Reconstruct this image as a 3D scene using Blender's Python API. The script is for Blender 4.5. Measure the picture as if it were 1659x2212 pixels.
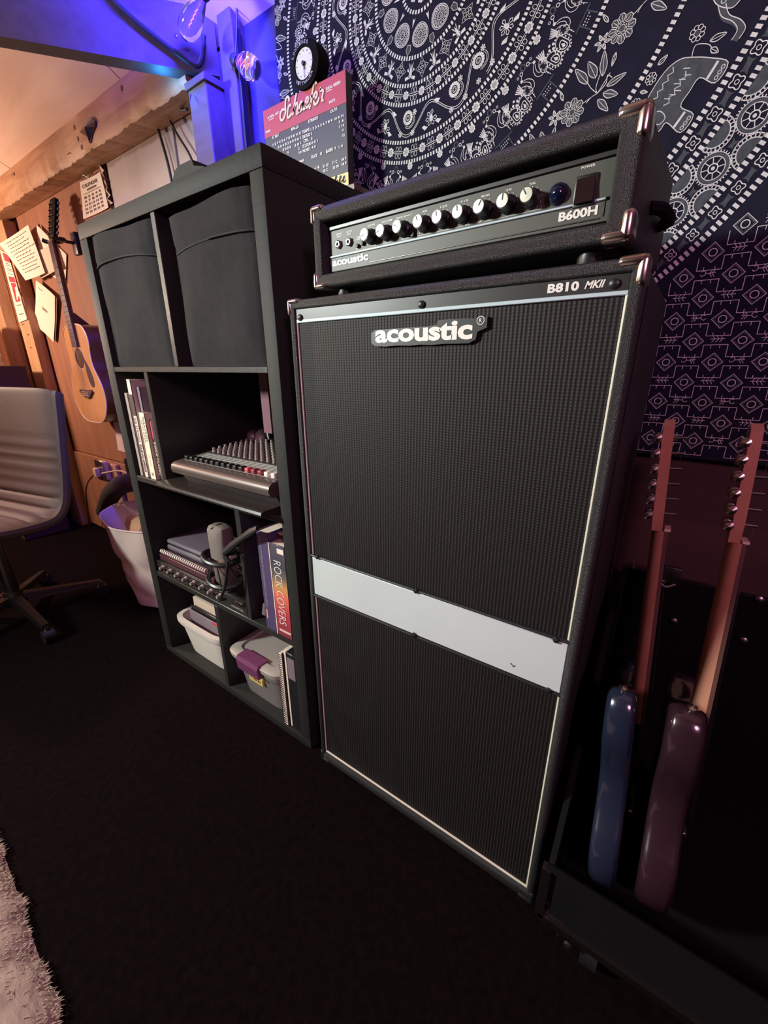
import bpy, bmesh, math, random
from mathutils import Vector, Matrix
from math import pi, sin, cos, radians, sqrt, atan2, hypot

random.seed(7)
for _o in list(bpy.data.objects):
    bpy.data.objects.remove(_o, do_unlink=True)
SC = bpy.context.scene
COL = SC.collection

# ------------------------------------------------------------------ camera
CX, CY, F = 829.5, 1106.0, 898.185
RX = Vector((0.81583601, 0.18866778, -0.54664071))
RY = Vector((0.57826167, -0.27433998, 0.76834303))
RZ = Vector((-0.00500383, -0.94294329, -0.33291578))
CAM = Vector((0.0, 0.0, 1.10))


def ray(px, py):
    d = Vector((px - CX, py - CY, F))
    return Vector((RX.dot(d), RY.dot(d), RZ.dot(d)))


def at(px, py, Y):
    d = ray(px, py)
    return CAM + d * (Y / d.y)


def atZ(px, py, z):
    d = ray(px, py)
    return CAM + d * ((z - CAM.z) / d.z)


def atX(px, py, x):
    d = ray(px, py)
    return CAM + d * (x / d.x)


cam_data = bpy.data.cameras.new('camera')
cam_data.sensor_fit = 'HORIZONTAL'
cam_data.sensor_width = 36.0
cam_data.lens = 36.0 * F / 1659.0
cam_data.clip_start = 0.02
cam_data.clip_end = 50
cam = bpy.data.objects.new('camera', cam_data)
COL.objects.link(cam)
cr = Vector((RX.x, RY.x, RZ.x))
cu = -Vector((RX.y, RY.y, RZ.y))
cb = -Vector((RX.z, RY.z, RZ.z))
cam.matrix_world = Matrix(((cr.x, cu.x, cb.x, CAM.x), (cr.y, cu.y, cb.y, CAM.y), (cr.z, cu.z, cb.z, CAM.z), (0, 0, 0, 1)))
SC.camera = cam

# ------------------------------------------------------------------ world, lights, exposure
SC.view_settings.view_transform = 'Standard'
SC.view_settings.look = 'None'
SC.view_settings.gamma = 1.0
SC.view_settings.use_curve_mapping = False
SC.view_settings.exposure = 0.0
wd = bpy.data.worlds.new('world')
wd.use_nodes = True
wd.node_tree.nodes['Background'].inputs[0].default_value = (0.010, 0.006, 0.008, 1)
wd.node_tree.nodes['Background'].inputs[1].default_value = 0.3
SC.world = wd


def light(name, kind, loc, energy, color, size=0.1, target=None, spot=None, spread=None):
    l = bpy.data.lights.new(name, kind)
    l.energy = energy
    l.color = color
    if kind == 'AREA':
        l.shape = 'DISK'
        l.size = size
        if spread:
            l.spread = spread
    else:
        l.shadow_soft_size = size
    if kind == 'SPOT':
        l.spot_size = spot or radians(80)
        l.spot_blend = 0.6
    o = bpy.data.objects.new(name, l)
    COL.objects.link(o)
    o.location = loc
    if target is not None:
        o.rotation_euler = (Vector(target) - Vector(loc)).to_track_quat('-Z', 'Y').to_euler()
    return o


# pale room lamp on the left behind the camera
light('room_lamp_light', 'AREA', (-2.70, -1.60, 2.0), 35, (0.93, 1.0, 0.94), 0.35, (-0.45, 0.8, 0.80), spread=radians(84))
# warm desk lamp beyond the left edge, by the wall
light('warm_lamp_light', 'POINT', (-3.55, 0.05, 1.55), 94, (1.0, 0.69, 0.51), 0.09)
# blue accent spot high beside the corner post
light('blue_lamp_light', 'SPOT', (-1.16, 0.88, 2.09), 105, (0.03, 0.022, 1.0), 0.04, (-1.40, 1.02, 1.86), radians(110))
light('blue_brace_fill', 'POINT', (-1.46, 0.73, 2.16), 12, (0.03, 0.022, 1.0), 0.04)  # added fill without a lamp of its own, lifts the blue on the brace
# small blue LED tucked in the joint of post and brace
light('blue_led_light', 'POINT', (-1.475, 0.935, 1.905), 0.8, (0.02, 0.28, 1.0), 0.012)
# pink-violet accent lamp on the right of the room
light('pink_lamp_light', 'AREA', (1.35, -0.9, 1.9), 20, (1.0, 0.42, 0.74), 0.4, (0.1, 0.9, 0.6))

# ------------------------------------------------------------------ helpers
WLOC = {}


def link(o, parent=None):
    COL.objects.link(o)
    if parent is not None:
        o.parent = parent
    return o


def tag(o, label=None, cat=None, group=None, kind=None):
    if label:
        o['label'] = label
    if cat:
        o['category'] = cat
    if group:
        o['group'] = group
    if kind:
        o['kind'] = kind
    return o


def thing(name, label, cat, loc, rot=(0, 0, 0), group=None, world=True):
    """Empty at a thing's base; world=True: parts are given in world coordinates."""
    o = bpy.data.objects.new(name, None)
    o.empty_display_size = 0.05
    link(o)
    o.location = loc
    o.rotation_euler = rot
    tag(o, label, cat, group)
    if world:
        WLOC[o.name] = Vector(loc)
    return o


def smooth_mesh(me, ang=40):
    me.shade_smooth()
    me.set_sharp_from_angle(angle=radians(ang))


class MB:
    def __init__(self):
        self.v = []
        self.f = []

    def add(self, vs, fs):
        n = len(self.v)
        self.v += [Vector(p) for p in vs]
        self.f += [tuple(i + n for i in q) for q in fs]
        return self

    def box(self, x0, x1, y0, y1, z0, z1):
        if x0 > x1: x0, x1 = x1, x0
        if y0 > y1: y0, y1 = y1, y0
        if z0 > z1: z0, z1 = z1, z0
        v = [(x0, y0, z0), (x1, y0, z0), (x1, y1, z0), (x0, y1, z0), (x0, y0, z1), (x1, y0, z1), (x1, y1, z1), (x0, y1, z1)]
        return self.add(v, [(0, 3, 2, 1), (4, 5, 6, 7), (0, 1, 5, 4), (1, 2, 6, 5), (2, 3, 7, 6), (3, 0, 4, 7)])

    def hexa(self, p):
        """8 corners in the order of box()."""
        return self.add(p, [(0, 3, 2, 1), (4, 5, 6, 7), (0, 1, 5, 4), (1, 2, 6, 5), (2, 3, 7, 6), (3, 0, 4, 7)])

    def rbox(self, x0, x1, y0, y1, z0, z1, r=0.005, seg=2):
        if x0 > x1: x0, x1 = x1, x0
        if y0 > y1: y0, y1 = y1, y0
        if z0 > z1: z0, z1 = z1, z0
        bm = bmesh.new()
        bmesh.ops.create_cube(bm, size=1.0)
        for v in bm.verts:
            v.co = Vector(((x0 + x1) / 2 + v.co.x * (x1 - x0), (y0 + y1) / 2 + v.co.y * (y1 - y0), (z0 + z1) / 2 + v.co.z * (z1 - z0)))
        r = min(r, 0.49 * min(x1 - x0, y1 - y0, z1 - z0))
        bmesh.ops.bevel(bm, geom=list(bm.edges), offset=r, segments=seg, profile=0.5, affect='EDGES')
        bm.verts.index_update()
        self.add([v.co.copy() for v in bm.verts], [tuple(w.index for w in f.verts) for f in bm.faces])
        bm.free()
        return self

    def cyl(self, p0, p1, r0, r1=None, n=16, caps=True):
        p0, p1 = Vector(p0), Vector(p1)
        r1 = r0 if r1 is None else r1
        d = (p1 - p0).normalized()
        a = d.orthogonal().normalized()
        b = d.cross(a)
        vs = []
        for p, r in ((p0, r0), (p1, r1)):
            for i in range(n):
                t = 2 * pi * i / n
                vs.append(p + a * (r * cos(t)) + b * (r * sin(t)))
        fs = [(i, (i + 1) % n, n + (i + 1) % n, n + i) for i in range(n)]
        if caps:
            fs += [tuple(range(n - 1, -1, -1)), tuple(range(n, 2 * n))]
        return self.add(vs, fs)

    def tube(self, pts, r, n=8, closed=False, flat=1.0):
        pts = [Vector(p) for p in pts]
        m = len(pts)
        rs = r if isinstance(r, (list, tuple)) else [r] * m
        vs, prev = [], None
        for i, p in enumerate(pts):
            if closed:
                d = pts[(i + 1) % m] - pts[i - 1]
            else:
                d = pts[min(i + 1, m - 1)] - pts[max(i - 1, 0)]
            d = d.normalized() if d.length > 1e-9 else Vector((0, 0, 1))
            a = d.orthogonal().normalized() if prev is None else (prev - d * prev.dot(d))
            if a.length < 1e-6:
                a = d.orthogonal()
            a.normalize()
            prev = a
            b = d.cross(a)
            for k in range(n):
                t = 2 * pi * k / n
                vs.append(p + a * (rs[i] * cos(t)) + b * (rs[i] * sin(t) * flat))
        fs = []
        for i in range(m if closed else m - 1):
            j = (i + 1) % m
            for k in range(n):
                fs.append((i * n + k, i * n + (k + 1) % n, j * n + (k + 1) % n, j * n + k))
        if not closed:
            fs += [tuple(range(n - 1, -1, -1)), tuple(range((m - 1) * n, m * n))]
        return self.add(vs, fs)

    def lathe(self, prof, o=(0, 0, 0), axis=(0, 0, 1), n=24, sx=1.0, sy=1.0, caps=True):
        if len(prof) == 2 and min(prof[0][0], prof[1][0]) < 1e-6:
            caps = False
        o = Vector(o)
        d = Vector(axis).normalized()
        a = d.orthogonal().normalized()
        if abs(d.z) > 0.99:
            a = Vector((1, 0, 0))
        b = d.cross(a)
        vs, fs = [], []
        for (r, h) in prof:
            for k in range(n):
                t = 2 * pi * k / n
                vs.append(o + d * h + a * (r * cos(t) * sx) + b * (r * sin(t) * sy))
        for i in range(len(prof) - 1):
            for k in range(n):
                fs.append((i * n + k, i * n + (k + 1) % n, (i + 1) * n + (k + 1) % n, (i + 1) * n + k))
        if caps and prof[0][0] > 1e-6:
            fs.append(tuple(range(n - 1, -1, -1)))
        if caps and prof[-1][0] > 1e-6:
            m = len(prof) - 1
            fs.append(tuple(range(m * n, m * n + n)))
        return self.add(vs, fs)

    def prism(self, poly, f, w0, w1):
        """extrude the 2-D polygon through f(u, v, w)."""
        n = len(poly)
        vs = [f(u, v, w0) for u, v in poly] + [f(u, v, w1) for u, v in poly]
        fs = [tuple(range(n - 1, -1, -1)), tuple(range(n, 2 * n))]
        fs += [(i, (i + 1) % n, n + (i + 1) % n, n + i) for i in range(n)]
        return self.add(vs, fs)

    def grid(self, f, nu, nv):
        vs = [f(i / nu, j / nv) for j in range(nv + 1) for i in range(nu + 1)]
        fs = [(j * (nu + 1) + i, j * (nu + 1) + i + 1, (j + 1) * (nu + 1) + i + 1, (j + 1) * (nu + 1) + i) for j in range(nv) for i in range(nu)]
        return self.add(vs, fs)

    def ribbon(self, pts, w, f, closed=False):
        """flat stroke of width w along 2-D points, mapped by f(u, v)."""
        m = len(pts)
        if m < 2:
            return self
        L, Rr = [], []
        for i in range(m):
            if closed:
                a, b = pts[i - 1], pts[(i + 1) % m]
            else:
                a, b = pts[max(i - 1, 0)], pts[min(i + 1, m - 1)]
            dx, dy = b[0] - a[0], b[1] - a[1]
            l = hypot(dx, dy) or 1e-9
            nx, ny = -dy / l * w / 2, dx / l * w / 2
            L.append((pts[i][0] + nx, pts[i][1] + ny))
            Rr.append((pts[i][0] - nx, pts[i][1] - ny))
        vs = [f(*p) for p in L] + [f(*p) for p in Rr]
        fs = []
        for i in range(m if closed else m - 1):
            j = (i + 1) % m
            fs.append((i, j, m + j, m + i))
        return self.add(vs, fs)

    def fill(self, pts, f):
        return self.add([f(*p) for p in pts], [tuple(range(len(pts)))])

    def xform(self, M, start=0):
        for i in range(start, len(self.v)):
            self.v[i] = M @ self.v[i]
        return self

    def build(self, name, mat, parent=None, smooth=True, ang=40, fixn=True):
        vs = self.v
        loc = None
        if parent is None:
            xs = [p.x for p in vs]; ys = [p.y for p in vs]; zs = [p.z for p in vs]
            loc = Vector(((min(xs) + max(xs)) / 2, (min(ys) + max(ys)) / 2, min(zs)))
            off = loc
        else:
            off = WLOC.get(parent.name, Vector((0, 0, 0)))
        me = bpy.data.meshes.new(name)
        me.from_pydata([tuple(p - off) for p in vs], [], self.f)
        if fixn:
            bm = bmesh.new()
            bm.from_mesh(me)
            bmesh.ops.recalc_face_normals(bm, faces=bm.faces)
            bm.to_mesh(me)
            bm.free()
        me.materials.append(mat)
        if smooth:
            smooth_mesh(me, ang)
        o = bpy.data.objects.new(name, me)
        link(o, parent)
        if parent is None:
            o.location = loc
            WLOC[o.name] = loc
        elif parent.name in WLOC:
            WLOC[o.name] = WLOC[parent.name]
        return o


def struct(name, mb, mat, parent=None, smooth=True):
    o = mb.build(name, mat, parent, smooth)
    if parent is None:
        o['kind'] = 'structure'
    return o


def copy_part(o, parent, loc=None):
    c = o.copy()
    link(c)
    c.parent = parent
    if loc is not None:
        c.location = loc
    return c


def text_mesh(s, bold=0.0, shear=0.0, spacing=1.0):
    cu_ = bpy.data.curves.new('tmp', 'FONT')
    cu_.body = s
    cu_.size = 1.0
    cu_.offset = bold
    cu_.shear = shear
    cu_.space_character = spacing
    cu_.resolution_u = 3
    cu_.fill_mode = 'FRONT'
    ob = bpy.data.objects.new('tmp', cu_)
    COL.objects.link(ob)
    dg = bpy.context.evaluated_depsgraph_get()
    me = bpy.data.meshes.new_from_object(ob.evaluated_get(dg))
    vs = [(v.co.x, v.co.y) for v in me.vertices]
    fs = [tuple(p.vertices) for p in me.polygons]
    bpy.data.objects.remove(ob, do_unlink=True)
    bpy.data.curves.remove(cu_)
    bpy.data.meshes.remove(me)
    return vs, fs


_TXT = {}


def text_fit(mb, s, f, u0, u1, v0, v1, bold=0.0, shear=0.0, spacing=1.0):
    """lettering scaled into the rectangle u0..u1, v0..v1 and mapped by f(u, v)."""
    k = (s, bold, shear, spacing)
    if k not in _TXT:
        _TXT[k] = text_mesh(*k)
    vs, fs = _TXT[k]
    if not vs:
        return
    a0 = min(p[0] for p in vs); a1 = max(p[0] for p in vs)
    b0 = min(p[1] for p in vs); b1 = max(p[1] for p in vs)
    sx = (u1 - u0) / max(a1 - a0, 1e-6)
    sy = (v1 - v0) / max(b1 - b0, 1e-6)
    mb.add([f(u0 + (p[0] - a0) * sx, v0 + (p[1] - b0) * sy) for p in vs], fs)


def arc(cx_, cy_, r, a0, a1, n=12, ry=None):
    ry = r if ry is None else ry
    return [(cx_ + r * cos(a0 + (a1 - a0) * i / n), cy_ + ry * sin(a0 + (a1 - a0) * i / n)) for i in range(n + 1)]


def circ(cx_, cy_, r, n=14, ry=None):
    ry = r if ry is None else ry
    return [(cx_ + r * cos(2 * pi * i / n), cy_ + ry * sin(2 * pi * i / n)) for i in range(n)]


def catmull(p, n=6, closed=False):
    out = []
    m = len(p)
    P = [tuple(q) for q in p]
    D = len(P[0])
    for i in range(m if closed else m - 1):
        g = lambda j: P[j % m] if closed else P[min(max(j, 0), m - 1)]
        a, b, c, d = g(i - 1), g(i), g(i + 1), g(i + 2)
        for k in range(n):
            t = k / n
            out.append(tuple(0.5 * (2 * b[q] + (c[q] - a[q]) * t + (2 * a[q] - 5 * b[q] + 4 * c[q] - d[q]) * t * t + (3 * b[q] - a[q] - 3 * c[q] + d[q]) * t ** 3) for q in range(D)))
    if not closed:
        out.append(P[-1])
    return out


# ------------------------------------------------------------------ materials
def lin(c):
    return tuple((x / 12.92 if x <= 0.04045 else ((x + 0.055) / 1.055) ** 2.4) for x in [v / 255 for v in c])


def mat(name, rgb, rough=0.6, metal=0.0, bump=0.0, bscale=60, var=0.0, vscale=8, spec=0.5, stretch=None, emis=None, coat=0.0, trans=0.0, btype='noise', alpha=None):
    m = bpy.data.materials.new(name)
    m.use_nodes = True
    nt = m.node_tree
    b = nt.nodes['Principled BSDF']
    col = (*rgb, 1) if len(rgb) == 3 else rgb
    b.inputs['Base Color'].default_value = col
    b.inputs['Roughness'].default_value = rough
    b.inputs['Metallic'].default_value = metal
    b.inputs['Specular IOR Level'].default_value = spec
    b.inputs['Coat Weight'].default_value = coat
    b.inputs['Transmission Weight'].default_value = trans
    if alpha is not None:
        b.inputs['Alpha'].default_value = alpha
    if emis:
        b.inputs['Emission Color'].default_value = (*emis[:3], 1)
        b.inputs['Emission Strength'].default_value = emis[3]
    tc = nt.nodes.new('ShaderNodeTexCoord')
    src = tc.outputs['Object']
    if stretch:
        mp = nt.nodes.new('ShaderNodeMapping')
        mp.inputs['Scale'].default_value = stretch
        nt.links.new(src, mp.inputs['Vector'])
        src = mp.outputs['Vector']
    if var > 0:
        nz = nt.nodes.new('ShaderNodeTexNoise')
        nz.inputs['Scale'].default_value = vscale
        nz.inputs['Detail'].default_value = 5
        nt.links.new(src, nz.inputs['Vector'])
        rp = nt.nodes.new('ShaderNodeValToRGB')
        rp.color_ramp.elements[0].position = 0.3
        rp.color_ramp.elements[1].position = 0.7
        rp.color_ramp.elements[0].color = (*[c * (1 - var) for c in col[:3]], 1)
        rp.color_ramp.elements[1].color = (*[min(1, c * (1 + var)) for c in col[:3]], 1)
        nt.links.new(nz.outputs['Fac'], rp.inputs['Fac'])
        nt.links.new(rp.outputs['Color'], b.inputs['Base Color'])
    if bump > 0:
        if btype == 'voronoi':
            bn = nt.nodes.new('ShaderNodeTexVoronoi')
            bn.inputs['Scale'].default_value = bscale
            ob = bn.outputs['Distance']
        else:
            bn = nt.nodes.new('ShaderNodeTexNoise')
            bn.inputs['Scale'].default_value = bscale
            bn.inputs['Detail'].default_value = 4
            ob = bn.outputs['Fac']
        nt.links.new(src, bn.inputs['Vector'])
        bp = nt.nodes.new('ShaderNodeBump')
        bp.inputs['Strength'].default_value = bump
        bp.inputs['Distance'].default_value = 0.004
        nt.links.new(ob, bp.inputs['Height'])
        nt.links.new(bp.outputs['Normal'], b.inputs['Normal'])
    return m


def wood(name, light_c, dark_c, axis='X', scale=14, rough=0.65, dist=5.0, knots=0.0, coat=0.0):
    m = bpy.data.materials.new(name)
    m.use_nodes = True
    nt = m.node_tree
    b = nt.nodes['Principled BSDF']
    b.inputs['Roughness'].default_value = rough
    b.inputs['Coat Weight'].default_value = coat
    b.inputs['Coat Roughness'].default_value = 0.08
    tc = nt.nodes.new('ShaderNodeTexCoord')
    mp = nt.nodes.new('ShaderNodeMapping')
    st = {'X': (0.12, 1, 1), 'Y': (1, 0.12, 1), 'Z': (1, 1, 0.12)}[axis]
    mp.inputs['Scale'].default_value = st
    nt.links.new(tc.outputs['Object'], mp.inputs['Vector'])
    nz = nt.nodes.new('ShaderNodeTexNoise')
    nz.inputs['Scale'].default_value = scale
    nz.inputs['Detail'].default_value = 8
    nz.inputs['Roughness'].default_value = 0.65
    nz.inputs['Distortion'].default_value = dist * 0.2
    nt.links.new(mp.outputs['Vector'], nz.inputs['Vector'])
    rp = nt.nodes.new('ShaderNodeValToRGB')
    rp.color_ramp.elements[0].position = 0.32
    rp.color_ramp.elements[1].position = 0.66
    rp.color_ramp.elements[0].color = (*dark_c, 1)
    rp.color_ramp.elements[1].color = (*light_c, 1)
    nt.links.new(nz.outputs['Fac'], rp.inputs['Fac'])
    out = rp.outputs['Color']
    if knots > 0:
        vo = nt.nodes.new('ShaderNodeTexNoise')
        vo.inputs['Scale'].default_value = 2.3
        vo.inputs['Detail'].default_value = 2
        nt.links.new(tc.outputs['Object'], vo.inputs['Vector'])
        r2 = nt.nodes.new('ShaderNodeValToRGB')
        r2.color_ramp.elements[0].position = 0.55
        r2.color_ramp.elements[1].position = 0.80
        r2.color_ramp.elements[0].color = (0, 0, 0, 1)
        r2.color_ramp.elements[1].color = (knots, knots, knots, 1)
        nt.links.new(vo.outputs['Fac'], r2.inputs['Fac'])
        mx = nt.nodes.new('ShaderNodeMix')
        mx.data_type = 'RGBA'
        nt.links.new(r2.outputs['Color'], mx.inputs['Factor'])
        nt.links.new(out, mx.inputs[6])
        mx.inputs[7].default_value = (*[c * 0.55 for c in dark_c], 1)
        out = mx.outputs[2]
    nt.links.new(out, b.inputs['Base Color'])
    bp = nt.nodes.new('ShaderNodeBump')
    bp.inputs['Strength'].default_value = 0.25
    bp.inputs['Distance'].default_value = 0.003
    nt.links.new(nz.outputs['Fac'], bp.inputs['Height'])
    nt.links.new(bp.outputs['Normal'], b.inputs['Normal'])
    return m


def grille_mat():
    m = bpy.data.materials.new('grille_cloth')
    m.use_nodes = True
    nt = m.node_tree
    b = nt.nodes['Principled BSDF']
    b.inputs['Roughness'].default_value = 0.62
    b.inputs['Specular IOR Level'].default_value = 0.3
    tc = nt.nodes.new('ShaderNodeTexCoord')
    sp = nt.nodes.new('ShaderNodeSeparateXYZ')
    nt.links.new(tc.outputs['Object'], sp.inputs['Vector'])

    def M_(op, a, bv=None):
        n = nt.nodes.new('ShaderNodeMath')
        n.operation = op
        for i, x in enumerate((a, bv)):
            if x is None:
                continue
            if isinstance(x, (int, float)):
                n.inputs[i].default_value = x
            else:
                nt.links.new(x, n.inputs[i])
        return n.outputs[0]
    sx = M_('SINE', M_('MULTIPLY', sp.outputs['X'], 2 * pi / 0.0062))
    sz = M_('SINE', M_('MULTIPLY', sp.outputs['Z'], 2 * pi / 0.0046))
    hx = M_('MULTIPLY_ADD', sx, 0.5)
    nt.nodes[-1].inputs[2].default_value = 0.5
    hz = M_('MULTIPLY_ADD', sz, 0.5)
    nt.nodes[-1].inputs[2].default_value = 0.5
    th = M_('MULTIPLY', M_('POWER', hx, 1.6), M_('ADD', M_('MULTIPLY', hz, 0.55), 0.45))
    rp = nt.nodes.new('ShaderNodeValToRGB')
    rp.color_ramp.elements[0].position = 0.25
    rp.color_ramp.elements[1].position = 0.8
    rp.color_ramp.elements[0].color = (0.003, 0.0022, 0.0022, 1)
    rp.color_ramp.elements[1].color = (0.026, 0.0185, 0.0185, 1)
    nt.links.new(th, rp.inputs['Fac'])
    nt.links.new(rp.outputs['Color'], b.inputs['Base Color'])
    bp = nt.nodes.new('ShaderNodeBump')
    bp.inputs['Strength'].default_value = 0.6
    bp.inputs['Distance'].default_value = 0.0012
    nt.links.new(th, bp.inputs['Height'])
    nt.links.new(bp.outputs['Normal'], b.inputs['Normal'])
    return m


def gradient_mat(name, stops, axis='Z', lo=0.0, hi=1.0, rough=0.35):
    m = bpy.data.materials.new(name)
    m.use_nodes = True
    nt = m.node_tree
    b = nt.nodes['Principled BSDF']
    b.inputs['Roughness'].default_value = rough
    tc = nt.nodes.new('ShaderNodeTexCoord')
    sp = nt.nodes.new('ShaderNodeSeparateXYZ')
    nt.links.new(tc.outputs['Object'], sp.inputs['Vector'])
    mr = nt.nodes.new('ShaderNodeMapRange')
    mr.inputs['From Min'].default_value = lo
    mr.inputs['From Max'].default_value = hi
    nt.links.new(sp.outputs[axis], mr.inputs['Value'])
    rp = nt.nodes.new('ShaderNodeValToRGB')
    el = rp.color_ramp.elements
    el[0].position, el[0].color = stops[0][0], (*stops[0][1], 1)
    el[1].position, el[1].color = stops[-1][0], (*stops[-1][1], 1)
    for p, c in stops[1:-1]:
        e = el.new(p)
        e.color = (*c, 1)
    nt.links.new(mr.outputs['Result'], rp.inputs['Fac'])
    nt.links.new(rp.outputs['Color'], b.inputs['Base Color'])
    return m


M = {}
M['carpet'] = mat('black_carpet', (0.0052, 0.0028, 0.0026), 0.97, bump=0.5, bscale=300, var=0.35, vscale=60, spec=0.04)
M['ply'] = wood('plywood', lin((158, 106, 78)), lin((134, 84, 60)), 'Z', 9, 0.7, knots=0.25)
M['plyceil'] = wood('ceiling_plywood', lin((226, 190, 166)), lin((210, 172, 148)), 'X', 6, 0.75)
M['pine'] = wood('pine', lin((186, 140, 102)), lin((150, 100, 66)), 'X', 22, 0.6, knots=0.5)
M['pinez'] = wood('pine_upright', lin((192, 152, 116)), lin((162, 118, 82)), 'Z', 18, 0.6, knots=0.25)
M['rawwood'] = wood('grey_pine', lin((92, 78, 72)), lin((74, 60, 54)), 'X', 16, 0.7)
M['white_board'] = mat('painted_board', lin((176, 158, 150)), 0.6, var=0.12, vscale=6, bump=0.2, bscale=30)
M['bluewall'] = mat('dark_board', (0.050, 0.045, 0.060), 0.8, spec=0.1, var=0.1, vscale=9)
M['redwood'] = wood('reddish_board', lin((140, 84, 60)), lin((110, 62, 44)), 'Z', 10, 0.7)
M['panel_right'] = wood('dark_wall_board', lin((74, 50, 42)), lin((58, 38, 32)), 'X', 8, 0.75)
M['black'] = mat('black_plastic', (0.012, 0.012, 0.013), 0.4)
M['blackmatte'] = mat('black_matte', (0.003, 0.003, 0.0035), 0.85, spec=0.15)
M['tolex'] = mat('black_tolex', (0.014, 0.014, 0.014), 0.48, bump=0.5, bscale=950, btype='voronoi', spec=0.6)
M['grille'] = grille_mat()
M['piping'] = mat('cream_piping', lin((205, 196, 180)), 0.5)
M['stripe'] = mat('pale_blue_stripe', lin((176, 198, 200)), 0.45)
M['band'] = mat('pale_blue_band', lin((188, 196, 194)), 0.42, var=0.04, vscale=5)
M['letter'] = mat('white_lettering', lin((225, 224, 214)), 0.45)
M['chrome'] = mat('nickel_corner', lin((200, 192, 184)), 0.22, 1.0)
M['steel'] = mat('steel', lin((170, 165, 162)), 0.3, 1.0)
M['darksteel'] = mat('dark_steel', lin((92, 88, 86)), 0.38, 1.0)
M['faceplate'] = mat('charcoal_faceplate', lin((64, 66, 57)), 0.5)
M['topplate'] = mat('charcoal_plate', lin((40, 38, 37)), 0.4)
M['knobcap'] = mat('brushed_knob_cap', lin((190, 190, 176)), 0.38, 0.8)
M['bluejewel'] = mat('blue_jewel', (0.006, 0.009, 0.032), 0.12, coat=0.6)
M['rocker'] = mat('dark_red_rocker', (0.012, 0.005, 0.0045), 0.25)
M['shelf'] = mat('black_brown_laminate', lin((38, 38, 36)), 0.62, bump=0.12, bscale=90, spec=0.2)
M['shelfedge'] = mat('inner_board_laminate', lin((44, 43, 41)), 0.36, bump=0.1, bscale=90, spec=0.5)
M['fabricbox'] = mat('charcoal_fabric', lin((41, 39, 41)), 0.9, bump=0.35, bscale=420, var=0.12, vscale=40, spec=0.2)
M['fabricdark'] = mat('charcoal_fabric_crease', lin((38, 38, 40)), 0.9)
M['navy'] = mat('navy_cotton', (0.012, 0.012, 0.026), 0.9, bump=0.25, bscale=500, var=0.15, vscale=30, spec=0.15)
M['print'] = mat('white_block_print', lin((204, 207, 203)), 0.9, var=0.12, vscale=70, spec=0.1)
M['printgrey'] = mat('grey_block_print', lin((72, 78, 82)), 0.9, var=0.2, vscale=90, spec=0.1)
M['chairvinyl'] = mat('tan_leather', lin((78, 52, 42)), 0.65, bump=0.15, bscale=80, var=0.06, vscale=10)
M['chairshade'] = mat('shaded_tan_leather', lin((62, 46, 40)), 0.65)  # same tan leather, shade of the chair's unlit side put into the colour
M['canvas'] = mat('cream_canvas', lin((214, 194, 184)), 0.85, bump=0.4, bscale=380, var=0.06, vscale=14, spec=0.2)
M['paper'] = mat('white_paper', lin((226, 208, 190)), 0.75)
M['paperdim'] = mat('cream_paper', lin((206, 184, 164)), 0.75)
M['ink'] = mat('grey_ink', lin((96, 80, 74)), 0.8)
M['blackink'] = mat('black_ink', (0.02, 0.02, 0.02), 0.6)
M['redink'] = mat('red_ink', lin((196, 52, 66)), 0.7)
M['kraft'] = mat('brown_paper', lin((180, 138, 104)), 0.8, bump=0.3, bscale=50)
M['white'] = mat('white_plastic', lin((222, 212, 200)), 0.4)
M['rug'] = mat('beige_fleece', lin((164, 142, 128)), 0.95, bump=0.8, bscale=40, var=0.12, vscale=20, stretch=(1, 2.2, 1), spec=0.1)
M['spruce'] = wood('spruce_top', lin((226, 168, 118)), lin((206, 146, 98)), 'Z', 26, 0.25, coat=0.8)
M['mahog'] = wood('dark_mahogany', lin((86, 44, 32)), lin((58, 28, 20)), 'Z', 12, 0.35, coat=0.5)
M['rosewood'] = mat('rosewood_fingerboard', lin((92, 62, 54)), 0.45)
M['maple'] = wood('maple_neck', lin((196, 138, 112)), lin((176, 118, 94)), 'Z', 14, 0.35, coat=0.3)
M['cream'] = mat('cream_binding', lin((222, 200, 176)), 0.4)
M['pickguard'] = mat('dark_pickguard', lin((70, 66, 70)), 0.2, coat=0.4)
M['bluebody'] = mat('metallic_blue_body', lin((34, 40, 58)), 0.2, 0.2, coat=0.8)
M['winebody'] = mat('dark_wine_body', lin((46, 27, 35)), 0.2, 0.1, coat=0.8)
M['cable'] = mat('black_cable', (0.01, 0.01, 0.011), 0.5)
M['signred'] = mat('sign_red', lin((176, 44, 62)), 0.45)
M['signblack'] = mat('sign_charcoal', lin((46, 46, 48)), 0.5)
M['signyellow'] = mat('sign_yellow', lin((232, 204, 120)), 0.45)
M['dial'] = mat('clock_dial', lin((214, 218, 208)), 0.4)
M['glass'] = mat('clear_glass', (1, 1, 1), 0.03, trans=1.0)
M['filament'] = mat('lit_filament', (1.0, 0.2, 0.05), 0.5, emis=(1.0, 0.16, 0.05, 2.5))
M['purple'] = mat('purple_plastic', lin((110, 58, 92)), 0.4)
M['clearbin'] = mat('frosted_clear_plastic', lin((150, 142, 138)), 0.25, trans=0.35)
M['yellow'] = mat('yellow_label', lin((216, 188, 92)), 0.6)
M['mic'] = mat('champagne_mic', lin((150, 138, 128)), 0.42, 0.6)
M['mesh'] = mat('mic_mesh', lin((128, 118, 112)), 0.5, 0.5, bump=0.6, bscale=900)
M['greycase'] = mat('grey_soft_case', lin((96, 86, 96)), 0.6, bump=0.2, bscale=200)
M['mixpanel'] = mat('grey_mixer_panel', lin((170, 168, 160)), 0.45)
M['mixbody'] = mat('dark_bronze_body', lin((96, 84, 80)), 0.35, 0.4)
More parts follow.
